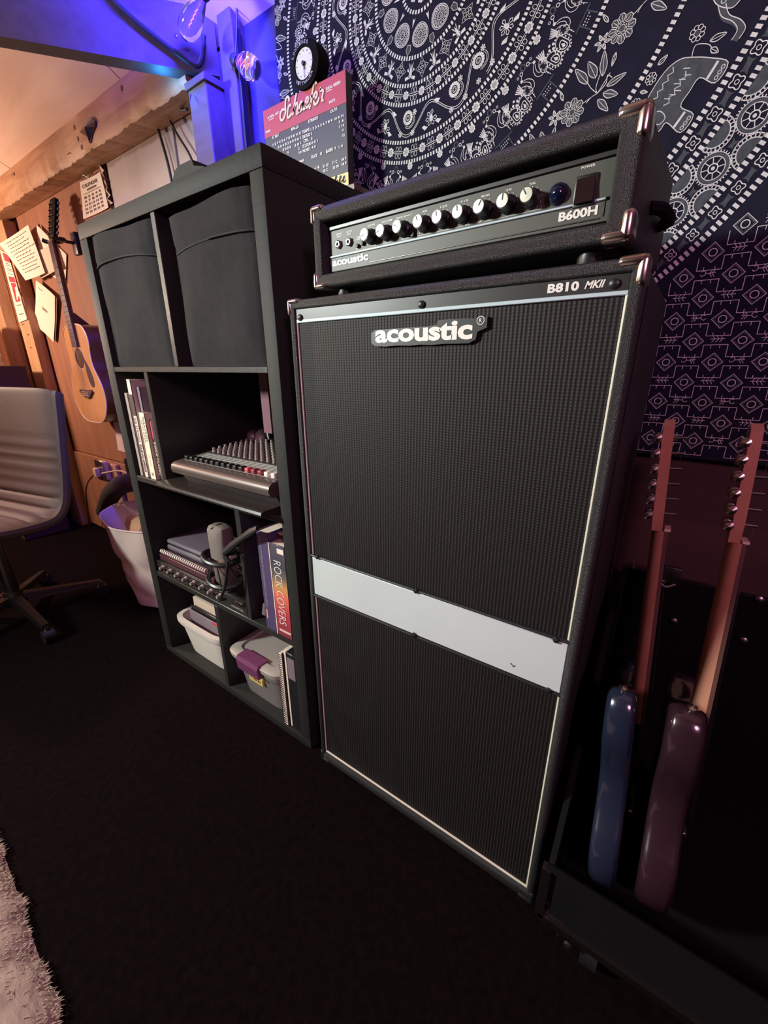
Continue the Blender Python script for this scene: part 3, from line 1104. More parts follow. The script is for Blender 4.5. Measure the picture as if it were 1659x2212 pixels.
# --- vine band
nv = 23
vine1, vine2 = [], []
for i in range(nv * 16 + 1):
    th = radians(-51.1) + 2 * pi * i / (nv * 16)
    ph = pi * i / 16
    r = 0.2435 + 0.024 * cos(ph)
    vine1.append((TC[0] + (r - 0.0022) * cos(th), TC[1] + (r - 0.0022) * sin(th)))
    vine2.append((TC[0] + (r + 0.0022) * cos(th), TC[1] + (r + 0.0022) * sin(th)))
st(vine1, 0.0012)
st(vine2, 0.0012)
for k in range(nv):
    th = radians(-51.1) + 2 * pi * k / nv
    if k % 2 == 0:
        g = PM(0.2335, th)
        for j in range(16):
            a = 2 * pi * j / 16
            fl(mp(g, circ(0.0118 * cos(a), 0.0118 * sin(a), 0.0026, 6)))
        st(mp(g, circ(0, 0, 0.0088, 16)), 0.0022, closed=True)
        st(mp(g, circ(0, 0, 0.0050, 12)), 0.0010, closed=True)
        for j in range(6):
            fl(mp(g, circ(0.003 * cos(j * pi / 3), 0.003 * sin(j * pi / 3), 0.0010, 5)))
        st(mp(g, arc(0.004, 0.004, 0.016, -0.4, 2.2, 10)), 0.0011)
        st(mp(g, arc(0.004, 0.004, 0.013, -0.4, 2.2, 10)), 0.0009)
    else:
        g = PM(0.2505, th)
        for j in range(6):
            a = 0.3 + j * 0.95
            p = [(0.003 * cos(a), 0.003 * sin(a)), (0.012 * cos(a - 0.28), 0.012 * sin(a - 0.28)), (0.015 * cos(a), 0.015 * sin(a)), (0.012 * cos(a + 0.28), 0.012 * sin(a + 0.28))]
            st(mp(g, p), 0.0018, closed=True)
        fl(mp(g, circ(0, 0, 0.0045, 8, 0.007)))
    for s, (u, v) in ((1, (0.020, -0.018)), (1, (-0.018, 0.020)), (1, (0.016, 0.020))):
        g3 = PM(0.2435 + v, th + u / 0.2435)
        if s and (k + int(u * 1000)) % 2 == 0:
            flower(g3, 0.0065, 6, 0.001)
        else:
            leaf = [(-0.008, -0.003), (-0.002, -0.005), (0.009, 0.001), (0.0, 0.005)]
            fl(mp(g3, leaf))

# --- peacock band
for k in range(24):
    cth = radians(-42.25) + 2 * pi * k / 24
    flower(PM(0.3275, cth - pi / 24), 0.0085, 8)
    gg = PM(0.331, cth + 0.0)
    st(mp(gg, [(-0.003, -0.004), (0.003, -0.005), (0.005, 0.0), (0.002, 0.006), (-0.003, 0.006), (-0.005, 0.001)]), 0.003, G_, True)
    for s in (-1, 1):
        g = PM(0.367, cth + s * radians(3.05), 1.0, s)
        body = [(0.004, -0.012), (0.009, -0.006), (0.009, 0.004), (0.004, 0.012), (-0.004, 0.014), (-0.007, 0.006), (-0.003, -0.006)]
        st(mp(g, body), 0.0013, closed=True)
        for j in range(6):
            fl(mp(g, circ(0.001 + 0.005 * cos(j * 1.1), 0.002 + 0.008 * sin(j * 1.1), 0.0014, 5)), G_)
            st(mp(g, circ(0.001 + 0.005 * cos(j * 1.1), 0.002 + 0.008 * sin(j * 1.1), 0.0016, 5)), 0.0006, closed=True)
        st(mp(g, catmull([(0.004, 0.010), (-0.010, 0.010), (-0.016, 0.0), (-0.012, -0.012), (-0.004, -0.018)], 4)), 0.0011)
        st(mp(g, catmull([(-0.003, 0.004), (-0.008, 0.003), (-0.010, -0.003), (-0.007, -0.011), (-0.003, -0.015)], 4)), 0.0011)
        fl(mp(g, circ(-0.002, -0.020, 0.0030, 8)))
        st(mp(g, circ(-0.010, -0.030, 0.0032, 8)), 0.0014, closed=True)
        st(mp(g, [(-0.003, -0.022), (-0.008, -0.027)]), 0.0010)
        st(mp(g, circ(-0.001, -0.031, 0.0022, 6)), 0.0011, closed=True)
        for j in range(5):
            u0 = 0.004 + 0.003 * j
            st(mp(g, [(0.006 + 0.0012 * j, -0.004), (0.006 + 0.0034 * j, -0.022 + 0.0016 * j)]), 0.0019)
        st(mp(g, [(0.003, -0.006), (0.013, -0.003)]), 0.0012)
        st(mp(g, [(0.002, -0.003), (0.013, 0.000)]), 0.0010)
        # paisley tail with scalloped rim
        pais = catmull([(0.010, 0.002), (0.018, 0.000), (0.026, 0.006), (0.029, 0.016), (0.025, 0.026), (0.017, 0.030), (0.011, 0.025), (0.010, 0.014)], 4, True)
        st(mp(g, pais), 0.0013, closed=True)
        for j in range(0, len(pais), 2):
            x, y = pais[j]
            l = hypot(x - 0.019, y - 0.016) or 1
            fl(mp(g, circ(x + (x - 0.019) / l * 0.0026, y + (y - 0.016) / l * 0.0026, 0.0017, 5)))
        sm = [(0.019 + (x - 0.019) * 0.55, 0.018 + (y - 0.016) * 0.55) for x, y in pais]
        st(mp(g, sm), 0.0016, closed=True)
        fl(mp(g, [(0.0185, 0.012), (0.022, 0.020), (0.0185, 0.023), (0.016, 0.019)]))
        for u in (-0.002, 0.004):
            st(mp(g, [(u, 0.013), (u + 0.001, 0.026)]), 0.0010)
            fl(mp(g, circ(u, 0.019, 0.0014, 5)))
    # perch
    g = PM(0.402, cth)
    st(mp(g, [(-0.022, -0.004), (0.022, -0.004)]), 0.0022, G_)
    for j in range(9):
        fl(mp(g, circ(-0.008 + 0.004 * (j % 5), 0.002 + 0.005 * (j // 5), 0.0012, 5)))
    st(mp(g, [(-0.011, -0.004), (-0.011, 0.018)]), 0.0022, G_)
    st(mp(g, [(0.011, -0.004), (0.011, 0.018)]), 0.0022, G_)
    g = PM(0.352, cth + pi / 24)
    for j in range(4):
        fl(mp(g, circ(0.005 * cos(j * pi / 2), 0.012 + 0.005 * sin(j * pi / 2), 0.0024, 6)))
    st(mp(g, [(0, 0.018), (-0.004, 0.027)]), 0.0018)

# --- flower sprays on the plain band
def leafshape(g, u0, v0, u1, v1, w, grey=True):
    dx, dy = u1 - u0, v1 - v0
    nx, ny = -dy * w, dx * w
    p = catmull([(u0, v0), (u0 + dx * 0.35 + nx, v0 + dy * 0.35 + ny), (u0 + dx * 0.7 + nx * 0.7, v0 + dy * 0.7 + ny * 0.7), (u1, v1), (u0 + dx * 0.7 - nx * 0.7, v0 + dy * 0.7 - ny * 0.7), (u0 + dx * 0.35 - nx, v0 + dy * 0.35 - ny)], 3, True)
    if grey:
        fl(mp(g, p), G_)
    st(mp(g, p), 0.0013, closed=True)
    st(mp(g, [(u0, v0), (u0 + dx * 0.85, v0 + dy * 0.85)]), 0.0009)


for k in range(24):
    g = PM(0.4775, radians(-42.4) + 2 * pi * k / 24)
    for j in range(8):
        a = 2 * pi * j / 8 + 0.2
        p = [(0.010 * cos(a - 0.25), 0.010 * sin(a - 0.25)), (0.018 * cos(a - 0.33), 0.018 * sin(a - 0.33)), (0.0215 * cos(a - 0.12), 0.0215 * sin(a - 0.12)), (0.0215 * cos(a + 0.12), 0.0215 * sin(a + 0.12)), (0.018 * cos(a + 0.33), 0.018 * sin(a + 0.33)), (0.010 * cos(a + 0.25), 0.010 * sin(a + 0.25))]
        fl(mp(g, p), G_)
        st(mp(g, p), 0.0013, closed=True)
        st(mp(g, [(0.011 * cos(a), 0.011 * sin(a)), (0.019 * cos(a), 0.019 * sin(a))]), 0.0010)
    for j in range(9):
        a = 2 * pi * j / 9
        st(mp(g, arc(0, 0, 0.0098, a, a + 0.45, 3)), 0.0012)
        st(mp(g, arc(0, 0, 0.0074, a + 0.3, a + 0.75, 3)), 0.0012)
    fl(mp(g, circ(0, 0, 0.0052, 10)), G_)
    st(mp(g, circ(0, 0, 0.0054, 10)), 0.0009, closed=True)
    # small star flower and loose leaves
    gs = PM(0.4775 - 0.022, radians(-42.4) + 2 * pi * k / 24 - 0.050)
    for j in range(6):
        a = j * pi / 3
        leafshape(gs, 0.003 * cos(a), 0.003 * sin(a), 0.0135 * cos(a), 0.0135 * sin(a), 0.22)
    leafshape(g, -0.030, 0.012, -0.047, 0.018, 0.16, False)
    leafshape(g, 0.004, -0.030, 0.012, -0.046, 0.16, False)
    # stems and leaf spray
    root = (0.040, 0.022)
    for (tu, tv) in ((0.020, 0.008), (0.024, 0.014)):
        st(mp(g, catmull([(tu * 0.9, tv), (0.032, 0.016), root], 4)), 0.0012)
    for (u1, v1) in ((0.046, -0.010), (0.062, 0.006), (0.070, 0.022)):
        st(mp(g, catmull([root, (root[0] * 0.75 + u1 * 0.25, root[1] * 0.45 + v1 * 0.55), (u1, v1)], 4)), 0.0012)
    leafshape(g, 0.044, -0.006, 0.052, -0.044, 0.17)
    leafshape(g, 0.056, 0.002, 0.070, -0.028, 0.22)
    leafshape(g, 0.062, 0.012, 0.092, -0.010, 0.16)
    leafshape(g, 0.034, 0.030, 0.030, 0.060, 0.17)
    leafshape(g, 0.044, 0.032, 0.052, 0.058, 0.20)
    leafshape(g, 0.054, 0.030, 0.078, 0.050, 0.16)
    st(mp(g, catmull([root, (0.056, 0.026), (0.066, 0.020), (0.066, 0.030)], 4)), 0.0014)

# --- elephant band
ele = catmull([(-0.052, 0.008), (-0.048, -0.018), (-0.030, -0.034), (-0.004, -0.040), (0.026, -0.038), (0.045, -0.026), (0.052, -0.006), (0.056, 0.020), (0.056, 0.050), (0.032, 0.050), (0.032, 0.022), (0.014, 0.020), (-0.006, 0.022), (-0.008, 0.050), (-0.032, 0.050), (-0.030, 0.018), (-0.042, 0.016)], 4, True)
for k in range(24):
    th = radians(-33.4) + 2 * pi * k / 24
    g = PM(0.629, th)
    fl(mp(g, ele), G_)
    st(mp(g, ele), 0.0014, closed=True)
    trunk = catmull([(-0.050, -0.008), (-0.062, 0.006), (-0.066, 0.026), (-0.074, 0.040), (-0.086, 0.040)], 4)
    st(mp(g, trunk), 0.0095, G_)
    st(mp(g, [(x, y - 0.005) for x, y in trunk]), 0.0012)
    st(mp(g, [(x + 0.003, y + 0.005) for x, y in trunk]), 0.0012)
    st(mp(g, catmull([(-0.034, -0.016), (-0.022, -0.006), (-0.026, 0.010), (-0.038, 0.006)], 3, True)), 0.0013, closed=True)
    st(mp(g, circ(-0.044, -0.008, 0.0035, 8)), 0.0012, closed=True)
    for z0 in (0.0, 0.010):
        zig = [(-0.014 + 0.006 * j, -0.030 + z0 * 2.4 + (0.006 if j % 2 else 0)) for j in range(9)]
        st(mp(g, zig), 0.0016)
    for (a, b2) in ((0.033, 0.055), (-0.031, -0.009)):
        for j in range(3):
            st(mp(g, circ(a + (b2 - a) * (0.2 + 0.3 * j), 0.0465, 0.0026, 7)), 0.0012, closed=True)
        st(mp(g, [(a, 0.034), (b2, 0.034)]), 0.0040)
    st(mp(g, catmull([(0.052, -0.010), (0.066, -0.014), (0.070, 0.004), (0.066, 0.014)], 4)), 0.0012)
    leafshape(g, 0.066, 0.012, 0.064, 0.026, 0.25, False)
    # saddle cloth blocks
    for j in range(7):
        x, y = -0.006 + 0.007 * j, -0.012 + 0.004 * (j % 3)
        st(mp(g, [(x, y), (x + 0.003, y + 0.010)]), 0.0013)
    # flowers between the elephants
    for (u, v, rr) in ((-0.030, -0.052, 0.010), (0.010, -0.054, 0.010), (0.080, -0.022, 0.0125)):
        gf = PM(0.629 + v, th + u / 0.629)
        for j in range(8):
            a = 2 * pi * j / 8
            st(mp(gf, circ(rr * 0.62 * cos(a), rr * 0.62 * sin(a), rr * 0.28, 7)), 0.0011, closed=True)
        fl(mp(gf, circ(0, 0, rr * 0.3, 7)), G_)
    leafshape(g, -0.012, -0.058, -0.008, -0.046, 0.2, False)
    leafshape(g, 0.030, -0.056, 0.046, -0.050, 0.2, False)
    leafshape(g, 0.074, 0.004, 0.086, 0.022, 0.2, False)


# --- quatrefoils and candies between the double rings
def quatre_band(r, n, off, s):
    for k in range(n):
        th = off + 2 * pi * k / n
        if not (-75 < (math.degrees(th) + 180) % 360 - 180 < 20):
            continue
        g = PM(r, th, s)
        q = []
        for j in range(32):
            a = 2 * pi * j / 32
            rr = 0.0088 * (1 + 0.22 * cos(4 * (a - pi / 4)))
            q.append((rr * cos(a), rr * sin(a)))
        st(mp(g, q), 0.0016, closed=True)
        st(mp(g, circ(0, 0, 0.0032, 8)), 0.0012, closed=True)
        g = PM(r, th + pi / n, s)
        cdy = [(-0.0095, -0.0055), (-0.005, -0.0035), (0.004, -0.0045), (0.0095, -0.0075), (0.0078, 0.0), (0.0095, 0.0065), (0.005, 0.0035), (-0.004, 0.0045), (-0.0095, 0.0075), (-0.0078, 0.0)]
        fl(mp(g, cdy), G_)
        st(mp(g, cdy), 0.0009, G_, True)


quatre_band(0.7095, 106, radians(-29.8), 1.0)
quatre_band(0.824, 126, radians(-37.8), 0.92)

# --- wheel band
for k in range(64):
    th = radians(-37.6) + 2 * pi * k / 64
    if not (-80 < (math.degrees(th) + 180) % 360 - 180 < 20):
        continue
    g = PM(0.767, th)
    ring_o = circ(0, 0, 0.0235, 30)
    for j in range(34):
        a = 2 * pi * j / 34
        st(mp(g, [(0.0235 * cos(a), 0.0235 * sin(a)), (0.0268 * cos(a), 0.0268 * sin(a))]), 0.0016)
    N = 28
    for j in range(N):
        a, b2 = 2 * pi * j / N, 2 * pi * (j + 1) / N
        fl(mp(g, [(0.0175 * cos(a), 0.0175 * sin(a)), (0.0232 * cos(a), 0.0232 * sin(a)), (0.0232 * cos(b2), 0.0232 * sin(b2)), (0.0175 * cos(b2), 0.0175 * sin(b2))]), G_)
    st(mp(g, ring_o), 0.0011, closed=True)
    st(mp(g, circ(0, 0, 0.0172, 24)), 0.0012, closed=True)
    for j in range(8):
        a = 2 * pi * j / 8
        st(mp(g, [(0.0075 * cos(a), 0.0075 * sin(a)), (0.0168 * cos(a), 0.0168 * sin(a))]), 0.0013)
    st(mp(g, circ(0, 0, 0.0070, 14)), 0.0018, closed=True)
    fl(mp(g, circ(0, 0, 0.0030, 8)))
    for (rb, sg) in ((0.7325, 1), (0.7995, -1)):
        g = PM(rb, th + pi / 64)
        N = 12
        for j in range(N):
            a, b2 = pi * j / N, pi * (j + 1) / N
            fl(mp(g, [(0, 0), (0.019 * cos(a), sg * 0.019 * sin(a)), (0.019 * cos(b2), sg * 0.019 * sin(b2))]), G_)
            st(mp(g, arc((0.0225) * cos((a + b2) / 2), sg * 0.0225 * sin((a + b2) / 2), 0.0030, 0, 2 * pi, 6)), 0.0010)
        st(mp(g, arc(0, 0, 0.0195, 0, sg * pi, 16)), 0.0014)
        st(mp(g, arc(0, 0, 0.0258, 0, sg * pi, 16)), 0.0012)
    fl(mp(PM(0.767, th + pi / 64), [(-0.007, -0.004), (0.0, -0.003), (0.006, -0.006), (0.003, 0.001), (0.006, 0.007), (-0.002, 0.003), (-0.006, 0.005)]), G_)

# --- field of diamonds outside the great circle
for row in range(12):
    zc = ZC + 0.2325 - 0.0383 * row
    off = -0.0145 + (0.0378 if row % 2 else 0.0) - 0.0378
    for col in range(-8, 10):
        x = off + 0.0757 * col
        if hypot(x - TC[0], zc - TC[1]) < 0.868 or not inside(x, zc, 0.012):
            continue
        g = LM(x, zc)
        dia = [(0, 0.0165), (0.0168, 0), (0, -0.0165), (-0.0168, 0)]
        dia2 = [(0, 0.0118), (0.0120, 0), (0, -0.0118), (-0.0120, 0)]
        for j in range(4):
            a, b2 = dia[j], dia[(j + 1) % 4]
            c2, d2 = dia2[(j + 1) % 4], dia2[j]
            fl(mp(g, [a, b2, c2, d2]), G_)
        st(mp(g, dia), 0.0014, closed=True)
        sq = catmull(dia2, 3, True)
        st(mp(g, circ(0, 0, 0.0062, 14)), 0.0016, closed=True)
        # stepped key line
        wave = [(-0.0195, -0.007), (-0.0195, -0.029), (0.0185, -0.029), (0.0185, -0.007), (0.0562, -0.007)]
        for a, b2 in zip(wave, wave[1:]):
            st(mp(g, [a, b2]), 0.0012)
        for u in (-0.009, 0.008):
            st(mp(g, [(u, -0.029), (u, -0.0235)]), 0.0011)
        for u in (0.030, 0.044):
            st(mp(g, [(u, -0.007), (u, -0.0135)]), 0.0011)
        # bird or twig between two diamonds
        gb = LM(x + 0.0378, zc + 0.0035, 1.0, 0, 1 if (row // 2) % 2 else -1)
        if row % 2 == 0:
            st(mp(gb, catmull([(-0.011, 0.004), (-0.006, 0.005), (-0.004, 0.0), (-0.009, -0.004), (-0.012, -0.001)], 3)), 0.0011)
            st(mp(gb, [(-0.004, 0.0), (0.011, 0.001)]), 0.0011)
            for u in (0.002, 0.006):
                st(mp(gb, [(u, 0.0), (u + 0.004, 0.006)]), 0.0010)
                st(mp(gb, [(u, 0.0), (u + 0.004, -0.006)]), 0.0010)
        else:
            st(mp(gb, [(-0.011, 0), (0.011, 0)]), 0.0011)
            for u in (-0.008, -0.002, 0.004):
                st(mp(gb, [(u, 0.0), (u + 0.004, 0.006)]), 0.0010)
                st(mp(gb, [(u, 0.0), (u + 0.004, -0.006)]), 0.0010)

for v_ in G_.v:
    v_.y += 0.0004
W_.build('white_print', M['print'], tap, smooth=False, fixn=False)['kind'] = 'stuff'
G_.build('grey_print', M['printgrey'], tap, smooth=False, fixn=False)['kind'] = 'stuff'
# ================================================================== bass cabinet
CX0, CX1, CYF, CYB, CZ0, CZ1 = -0.669, -0.067, 0.622, 1.022, 0.032, ZC + 0.119
t = thing('speaker_cabinet', 'tall black speaker cabinet with pale blue band and brown-black grille', 'speaker cabinet', ((CX0 + CX1) / 2, (CYF + CYB) / 2, 0.0))
GX0, GX1, GY = -0.655, -0.083, 0.631
# carcass: rounded tolex shell with an open front recess
mb = MB()
mb.rbox(CX0, CX1, CYF + 0.012, CYB, CZ0, CZ1, 0.018, 4)
mb.build('carcass', M['tolex'], t)
mb = MB()
for (a0, a1, b0, b1) in ((CX0, GX0 + 0.001, CZ0, CZ1), (GX1 - 0.001, CX1, CZ0, CZ1), (CX0, CX1, CZ1 - 0.017, CZ1), (CX0, CX1, CZ0, CZ0 + 0.03)):
    mb.rbox(a0, a1, CYF, CYF + 0.045, b0, b1, 0.0075, 3)
mb.build('front_frame', M['tolex'], t)
z_top, z_str, z_b1, z_b0, z_bot = ZC + 0.104, ZC + 0.083, ZC - 0.423, ZC - 0.526, ZC - 1.036
MB().rbox(GX0, GX1, GY - 0.003, GY + 0.01, z_str, z_top, 0.001, 1).build('top_plate', M['topplate'], t)
g1 = MB().box(GX0, GX1, GY, GY + 0.012, z_b1, z_str).build('grille_cloth', M['grille'], t, smooth=False)
g2 = MB().box(GX0, GX1, GY, GY + 0.012, z_bot, z_b0).build('grille_cloth', M['grille'], t, smooth=False)
bandm = MB().rbox(GX0 + 0.0005, GX1 - 0.0005, GY - 0.005, GY + 0.01, z_b0 + 0.002, z_b1 - 0.002, 0.0012, 1).build('blue_band', M['band'], t)
bandm['label'] = 'pale blue band across the grille'
MB().rbox(GX0, GX1, GY - 0.0035, GY + 0.003, z_str - 0.0045, z_str + 0.0015, 0.001, 1).build('top_stripe', M['stripe'], t)
for (z0, z1) in ((z_b1 + 0.004, z_str - 0.004), (z_bot, z_b0 - 0.004)):
    for x in (GX0 + 0.001, GX1 - 0.001):
        MB().tube([(x, GY - 0.001, z0), (x, GY - 0.001, z1)], 0.0026, 8).build('piping', M['piping'], t)
MB().tube([(GX0, GY - 0.001, z_bot), (GX1, GY - 0.001, z_bot)], 0.0028, 8).build('piping', M['piping'], t)
for z in (z_b1 + 0.002, z_b0 - 0.002):
    MB().tube([(GX0 - 0.002, GY - 0.004, z), (GX1 + 0.002, GY - 0.004, z)], 0.0032, 8).build('band_trim', M['black'], t)
# screws
for (px, py) in ((649, 686), (911, 658), (1327, 613)):
    p = at(px, py, GY - 0.003)
    MB().lathe([(0.006, 0), (0.0058, 0.0025), (0.0035, 0.004), (0.0, 0.0042)], p, (0, -1, 0), 12).build('screw', M['black'], t)
for (px, py) in ((686, 1203), (899, 1276), (1202, 1382), (895, 1371), (1184, 1491)):
    p = at(px, py, GY - 0.006)
    MB().lathe([(0.0055, 0), (0.005, 0.003), (0.0, 0.0045)], p, (0, -1, 0), 10).build('screw', M['black'], t)
# scuffs on the band
mb = MB()
for (px, py, l, a) in ((1105, 1435, 0.006, 0.6), (1110, 1439, 0.005, 2.4)):
    p = at(px, py, GY - 0.0056)
    d_ = Vector((cos(a), 0, -sin(a))) * l
    mb.tube([p - d_ / 2, p + d_ / 2], 0.0007, 5)
mb.build('scuff', M['blackink'], bandm)


def corner(mb, x, sx, yf, z, sz, L=0.040, wd=0.022, th=0.003, D=0.034, R=0.010):
    """stamped metal corner: three flanges round a rounded block corner."""
    o = 0.0022
    X0, Y0, Z0 = x + sx * o, yf - o, z + sz * o
    # front flanges (L shape)
    def bx(a0, a1, b0, b1, c0, c1, r=0.0055):
        mb.rbox(min(a0, a1), max(a0, a1), min(b0, b1), max(b0, b1), min(c0, c1), max(c0, c1), r, 3)
    # leg along x
    bx(X0, X0 - sx * L, Y0, Y0 + D, Z0, Z0 - sz * wd * 0.72, 0.0085)
    # leg along z
    bx(X0, X0 - sx * wd * 0.72, Y0, Y0 + D, Z0, Z0 - sz * L, 0.0085)


def cut_corner(name, x, sx, yf, z, sz, parent, m='chrome', **k):
    mb = MB()
    corner(mb, x, sx, yf, z, sz, **k)
    o = mb.build(name, M[m], parent)
    # rivet
    return o


cut_corner('corner_protector', CX1, 1, CYF, CZ1, 1, t, L=0.036, wd=0.020, D=0.032)
cut_corner('corner_protector', CX0, -1, CYF, CZ1, 1, t, L=0.030, wd=0.014, D=0.032)
for sx, x in ((1, CX1), (-1, CX0)):
    cut_corner('corner_protector', x, sx, CYF, CZ0, -1, t, m='black', L=0.036, wd=0.020, D=0.032)
    for yy in (CYF + 0.06, CYB - 0.06):
        MB().lathe([(0.022, 0), (0.024, 0.004), (0.020, CZ0 + 0.002)], (x - sx * 0.06, yy, 0), (0, 0, 1), 16).build('foot', M['black'], t)
# side handle
mb = MB()
hz = ZC - 0.50
mb.tube(catmull([(CX0 + 0.004, 0.78, hz + 0.10), (CX0 - 0.016, 0.78, hz + 0.08), (CX0 - 0.020, 0.78, hz), (CX0 - 0.016, 0.78, hz - 0.08), (CX0 + 0.004, 0.78, hz - 0.10)], 6), 0.011, 8, flat=1.8)
mb.build('side_handle', M['blackmatte'], t)
# badges
fz = lambda yy: (lambda u, v: Vector((u, yy, v)))
bl, br = -0.461, -0.281
bz0, bz1 = ZC + 0.036, ZC + 0.063
mb = MB()
out = []
letters_top = [(0.0, 0.78), (0.13, 0.78), (0.28, 0.80), (0.43, 0.80), (0.57, 0.80), (0.66, 0.86), (0.67, 1.08), (0.80, 1.10), (0.90, 1.08), (1.0, 1.05), (1.12, 1.10)]
letters_bot = [(1.12, 0.55), (1.04, 0.36), (1.03, -0.02), (0.97, -0.20), (0.86, -0.20), (0.74, -0.18), (0.62, -0.22), (0.50, -0.18), (0.38, -0.22), (0.25, -0.18), (0.12, -0.22), (0.0, -0.18), (-0.05, 0.0), (-0.05, 0.6)]
poly = [(bl + (br - bl) * u, bz0 + (bz1 - bz0) * v) for u, v in letters_top + letters_bot]
mb.prism(poly, lambda u, v, w: Vector((u, w, v)), GY - 0.006, GY + 0.002)
badge = mb.build('logo_badge', M['black'], t, ang=30)
mb = MB()
text_fit(mb, 'acoustic', fz(GY - 0.0066), bl, br, bz0, bz1, 0.038, spacing=0.98)
mb.build('lettering', M['letter'], badge, smooth=False, fixn=False)
mb = MB()
rc = (br + 0.0115, bz1 - 0.002)
mb.ribbon(circ(rc[0], rc[1], 0.0056, 20), 0.0009, fz(GY - 0.0066), True)
text_fit(mb, 'R', fz(GY - 0.0066), rc[0] - 0.0022, rc[0] + 0.0022, rc[1] - 0.0028, rc[1] + 0.0028, 0.01)
mb.build('trademark', M['letter'], badge, smooth=False, fixn=False)
mb = MB()
pa, pb = at(1182, 632, GY - 0.0035), at(1251, 611, GY - 0.0035)
text_fit(mb, 'B810', fz(GY - 0.0035), pa.x, pb.x + 0.0005, ZC + 0.0885, ZC + 0.0995, 0.045, spacing=1.05)
mb.build('model_lettering', M['letter'], t, smooth=False, fixn=False)
mb = MB()
pa2, pb2 = at(1262, 624, GY - 0.0035), at(1308, 609, GY - 0.0035)
text_fit(mb, 'MKII', fz(GY - 0.0035), pa2.x, pb2.x, ZC + 0.0895, ZC + 0.0982, 0.03, 0.3)
mb.build('model_lettering', M['letter'], t, smooth=False, fixn=False)

# ================================================================== amplifier head
AA = radians(2.4)
aroot = Vector((-0.3526, 0.7709, CZ1))
t = thing('amplifier_head', 'black bass amplifier head with a row of silver knobs, standing on the tall cabinet', 'amplifier', aroot, (0, 0, -AA), world=False)
ax, ay = Vector((cos(AA), -sin(AA), 0)), Vector((sin(AA), cos(AA), 0))


def amp_pt(px, py, yl):
    d_ = ray(px, py)
    tt = (aroot + ay * yl - CAM).dot(ay) / d_.dot(ay)
    p = CAM + d_ * tt - aroot
    return Vector((p.dot(ax), yl, p.z))


H0, H1, HW, FY, BY = 0.019, 0.150, 0.266, -0.131, 0.132
# body as four tolex boards and a back
mb = MB()
mb.rbox(-HW, HW, FY, BY, H1 - 0.024, H1, 0.011, 4)
mb.rbox(-HW, HW, FY, BY, H0, H0 + 0.024, 0.011, 4)
mb.rbox(-HW, -HW + 0.022, FY, BY, H0, H1, 0.0105, 4)
mb.rbox(HW - 0.030, HW, FY, BY, H0, H1, 0.0105, 4)
mb.rbox(-HW + 0.01, HW - 0.01, BY - 0.015, BY - 0.004, H0 + 0.01, H1 - 0.01, 0.003, 1)
mb.build('shell', M['tolex'], t)
PY = FY + 0.019
MB().box(-HW + 0.02, HW - 0.027, PY + 0.03, PY + 0.033, H0 + 0.02, H1 - 0.02).build('inner_back', M['blackmatte'], t, smooth=False)
MB().rbox(-0.2385, 0.2365, PY, PY + 0.03, 0.0715, 0.1125, 0.001, 1).build('control_panel', M['faceplate'], t)
MB().rbox(-0.2385, 0.2365, PY - 0.002, PY + 0.01, 0.1125, 0.119, 0.001, 1).build('panel_lip', M['topplate'], t)
MB().rbox(-0.2385, 0.2365, PY - 0.001, PY + 0.03, 0.046, 0.0690, 0.001, 1).build('name_strip', M['faceplate'], t)
MB().rbox(-0.2385, 0.230, PY - 0.0025, PY + 0.005, 0.0690, 0.0722, 0.0008, 1).build('blue_line', M['stripe'], t)
mb = MB()
mb.rbox(-0.2385, -0.2365, PY - 0.002, PY, 0.052, 0.0690, 0.0005, 1)
mb.rbox(0.2280, 0.2300, PY - 0.002, PY, 0.052, 0.0690, 0.0005, 1)
mb.rbox(-0.15, 0.226, PY - 0.002, PY, 0.0500, 0.0515, 0.0005, 1)
mb.build('strip_edging', M['darksteel'], t)
fl_ = lambda yy: (lambda u, v: Vector((u, yy, v)))
mb = MB()
text_fit(mb, 'acoustic', fl_(PY - 0.0018), -0.2325, -0.1455, 0.0548, 0.0665, 0.035, spacing=0.98)
mb.build('logo_lettering', M['letter'], t, smooth=False, fixn=False)
mb = MB()
text_fit(mb, 'B600H', fl_(PY - 0.0018), 0.1755, 0.2220, 0.0553, 0.0658, 0.04)
mb.build('model_lettering', M['letter'], t, smooth=False, fixn=False)
# fine panel print
mb = MB()
pf = fl_(PY - 0.0005)
kx = [-0.137, -0.104, -0.070, -0.030, 0.003, 0.038, 0.070, 0.105, 0.137]
kz = 0.0885
kx = [amp_pt(px, py, PY - 0.021).x for px, py in ((785.5, 507), (819.7, 496.6), (856, 490), (901, 480.7), (942.5, 468.7), (987, 458), (1032.7, 447.5), (1084, 436), (1136, 422))]
names = ['GAIN', 'VOLUME', 'FREQUENCY', '40', '125', '315', '800', '2K', '5K']
for x, s in zip(kx, names):
    w = 0.0016 * len(s) + 0.0015
    text_fit(mb, s, pf, x - w, x + w, 0.1045, 0.1070, 0.01)
    for j in range(11):
        a = radians(-50 + 28 * j)
        mb.ribbon([(x + 0.0128 * cos(a), kz + 0.0128 * sin(a)), (x + 0.0142 * cos(a), kz + 0.0142 * sin(a))], 0.0007, pf)
for x, s in ((-0.2145, 'PASSIVE'), (-0.189, 'ACTIVE')):
    text_fit(mb, s, pf, x - 0.007, x + 0.007, 0.1035, 0.1058, 0.01)
    text_fit(mb, 'INPUT', pf, x - 0.005, x + 0.005, 0.0998, 0.1021, 0.01)
text_fit(mb, '-10dB', pf, -0.1745, -0.1645, 0.0915, 0.0938, 0.01)
text_fit(mb, 'LAMP', pf, -0.1745, -0.1645, 0.0885, 0.0908, 0.01)
text_fit(mb, 'MUTE', pf, -0.1745, -0.1655, 0.0742, 0.0765, 0.01)
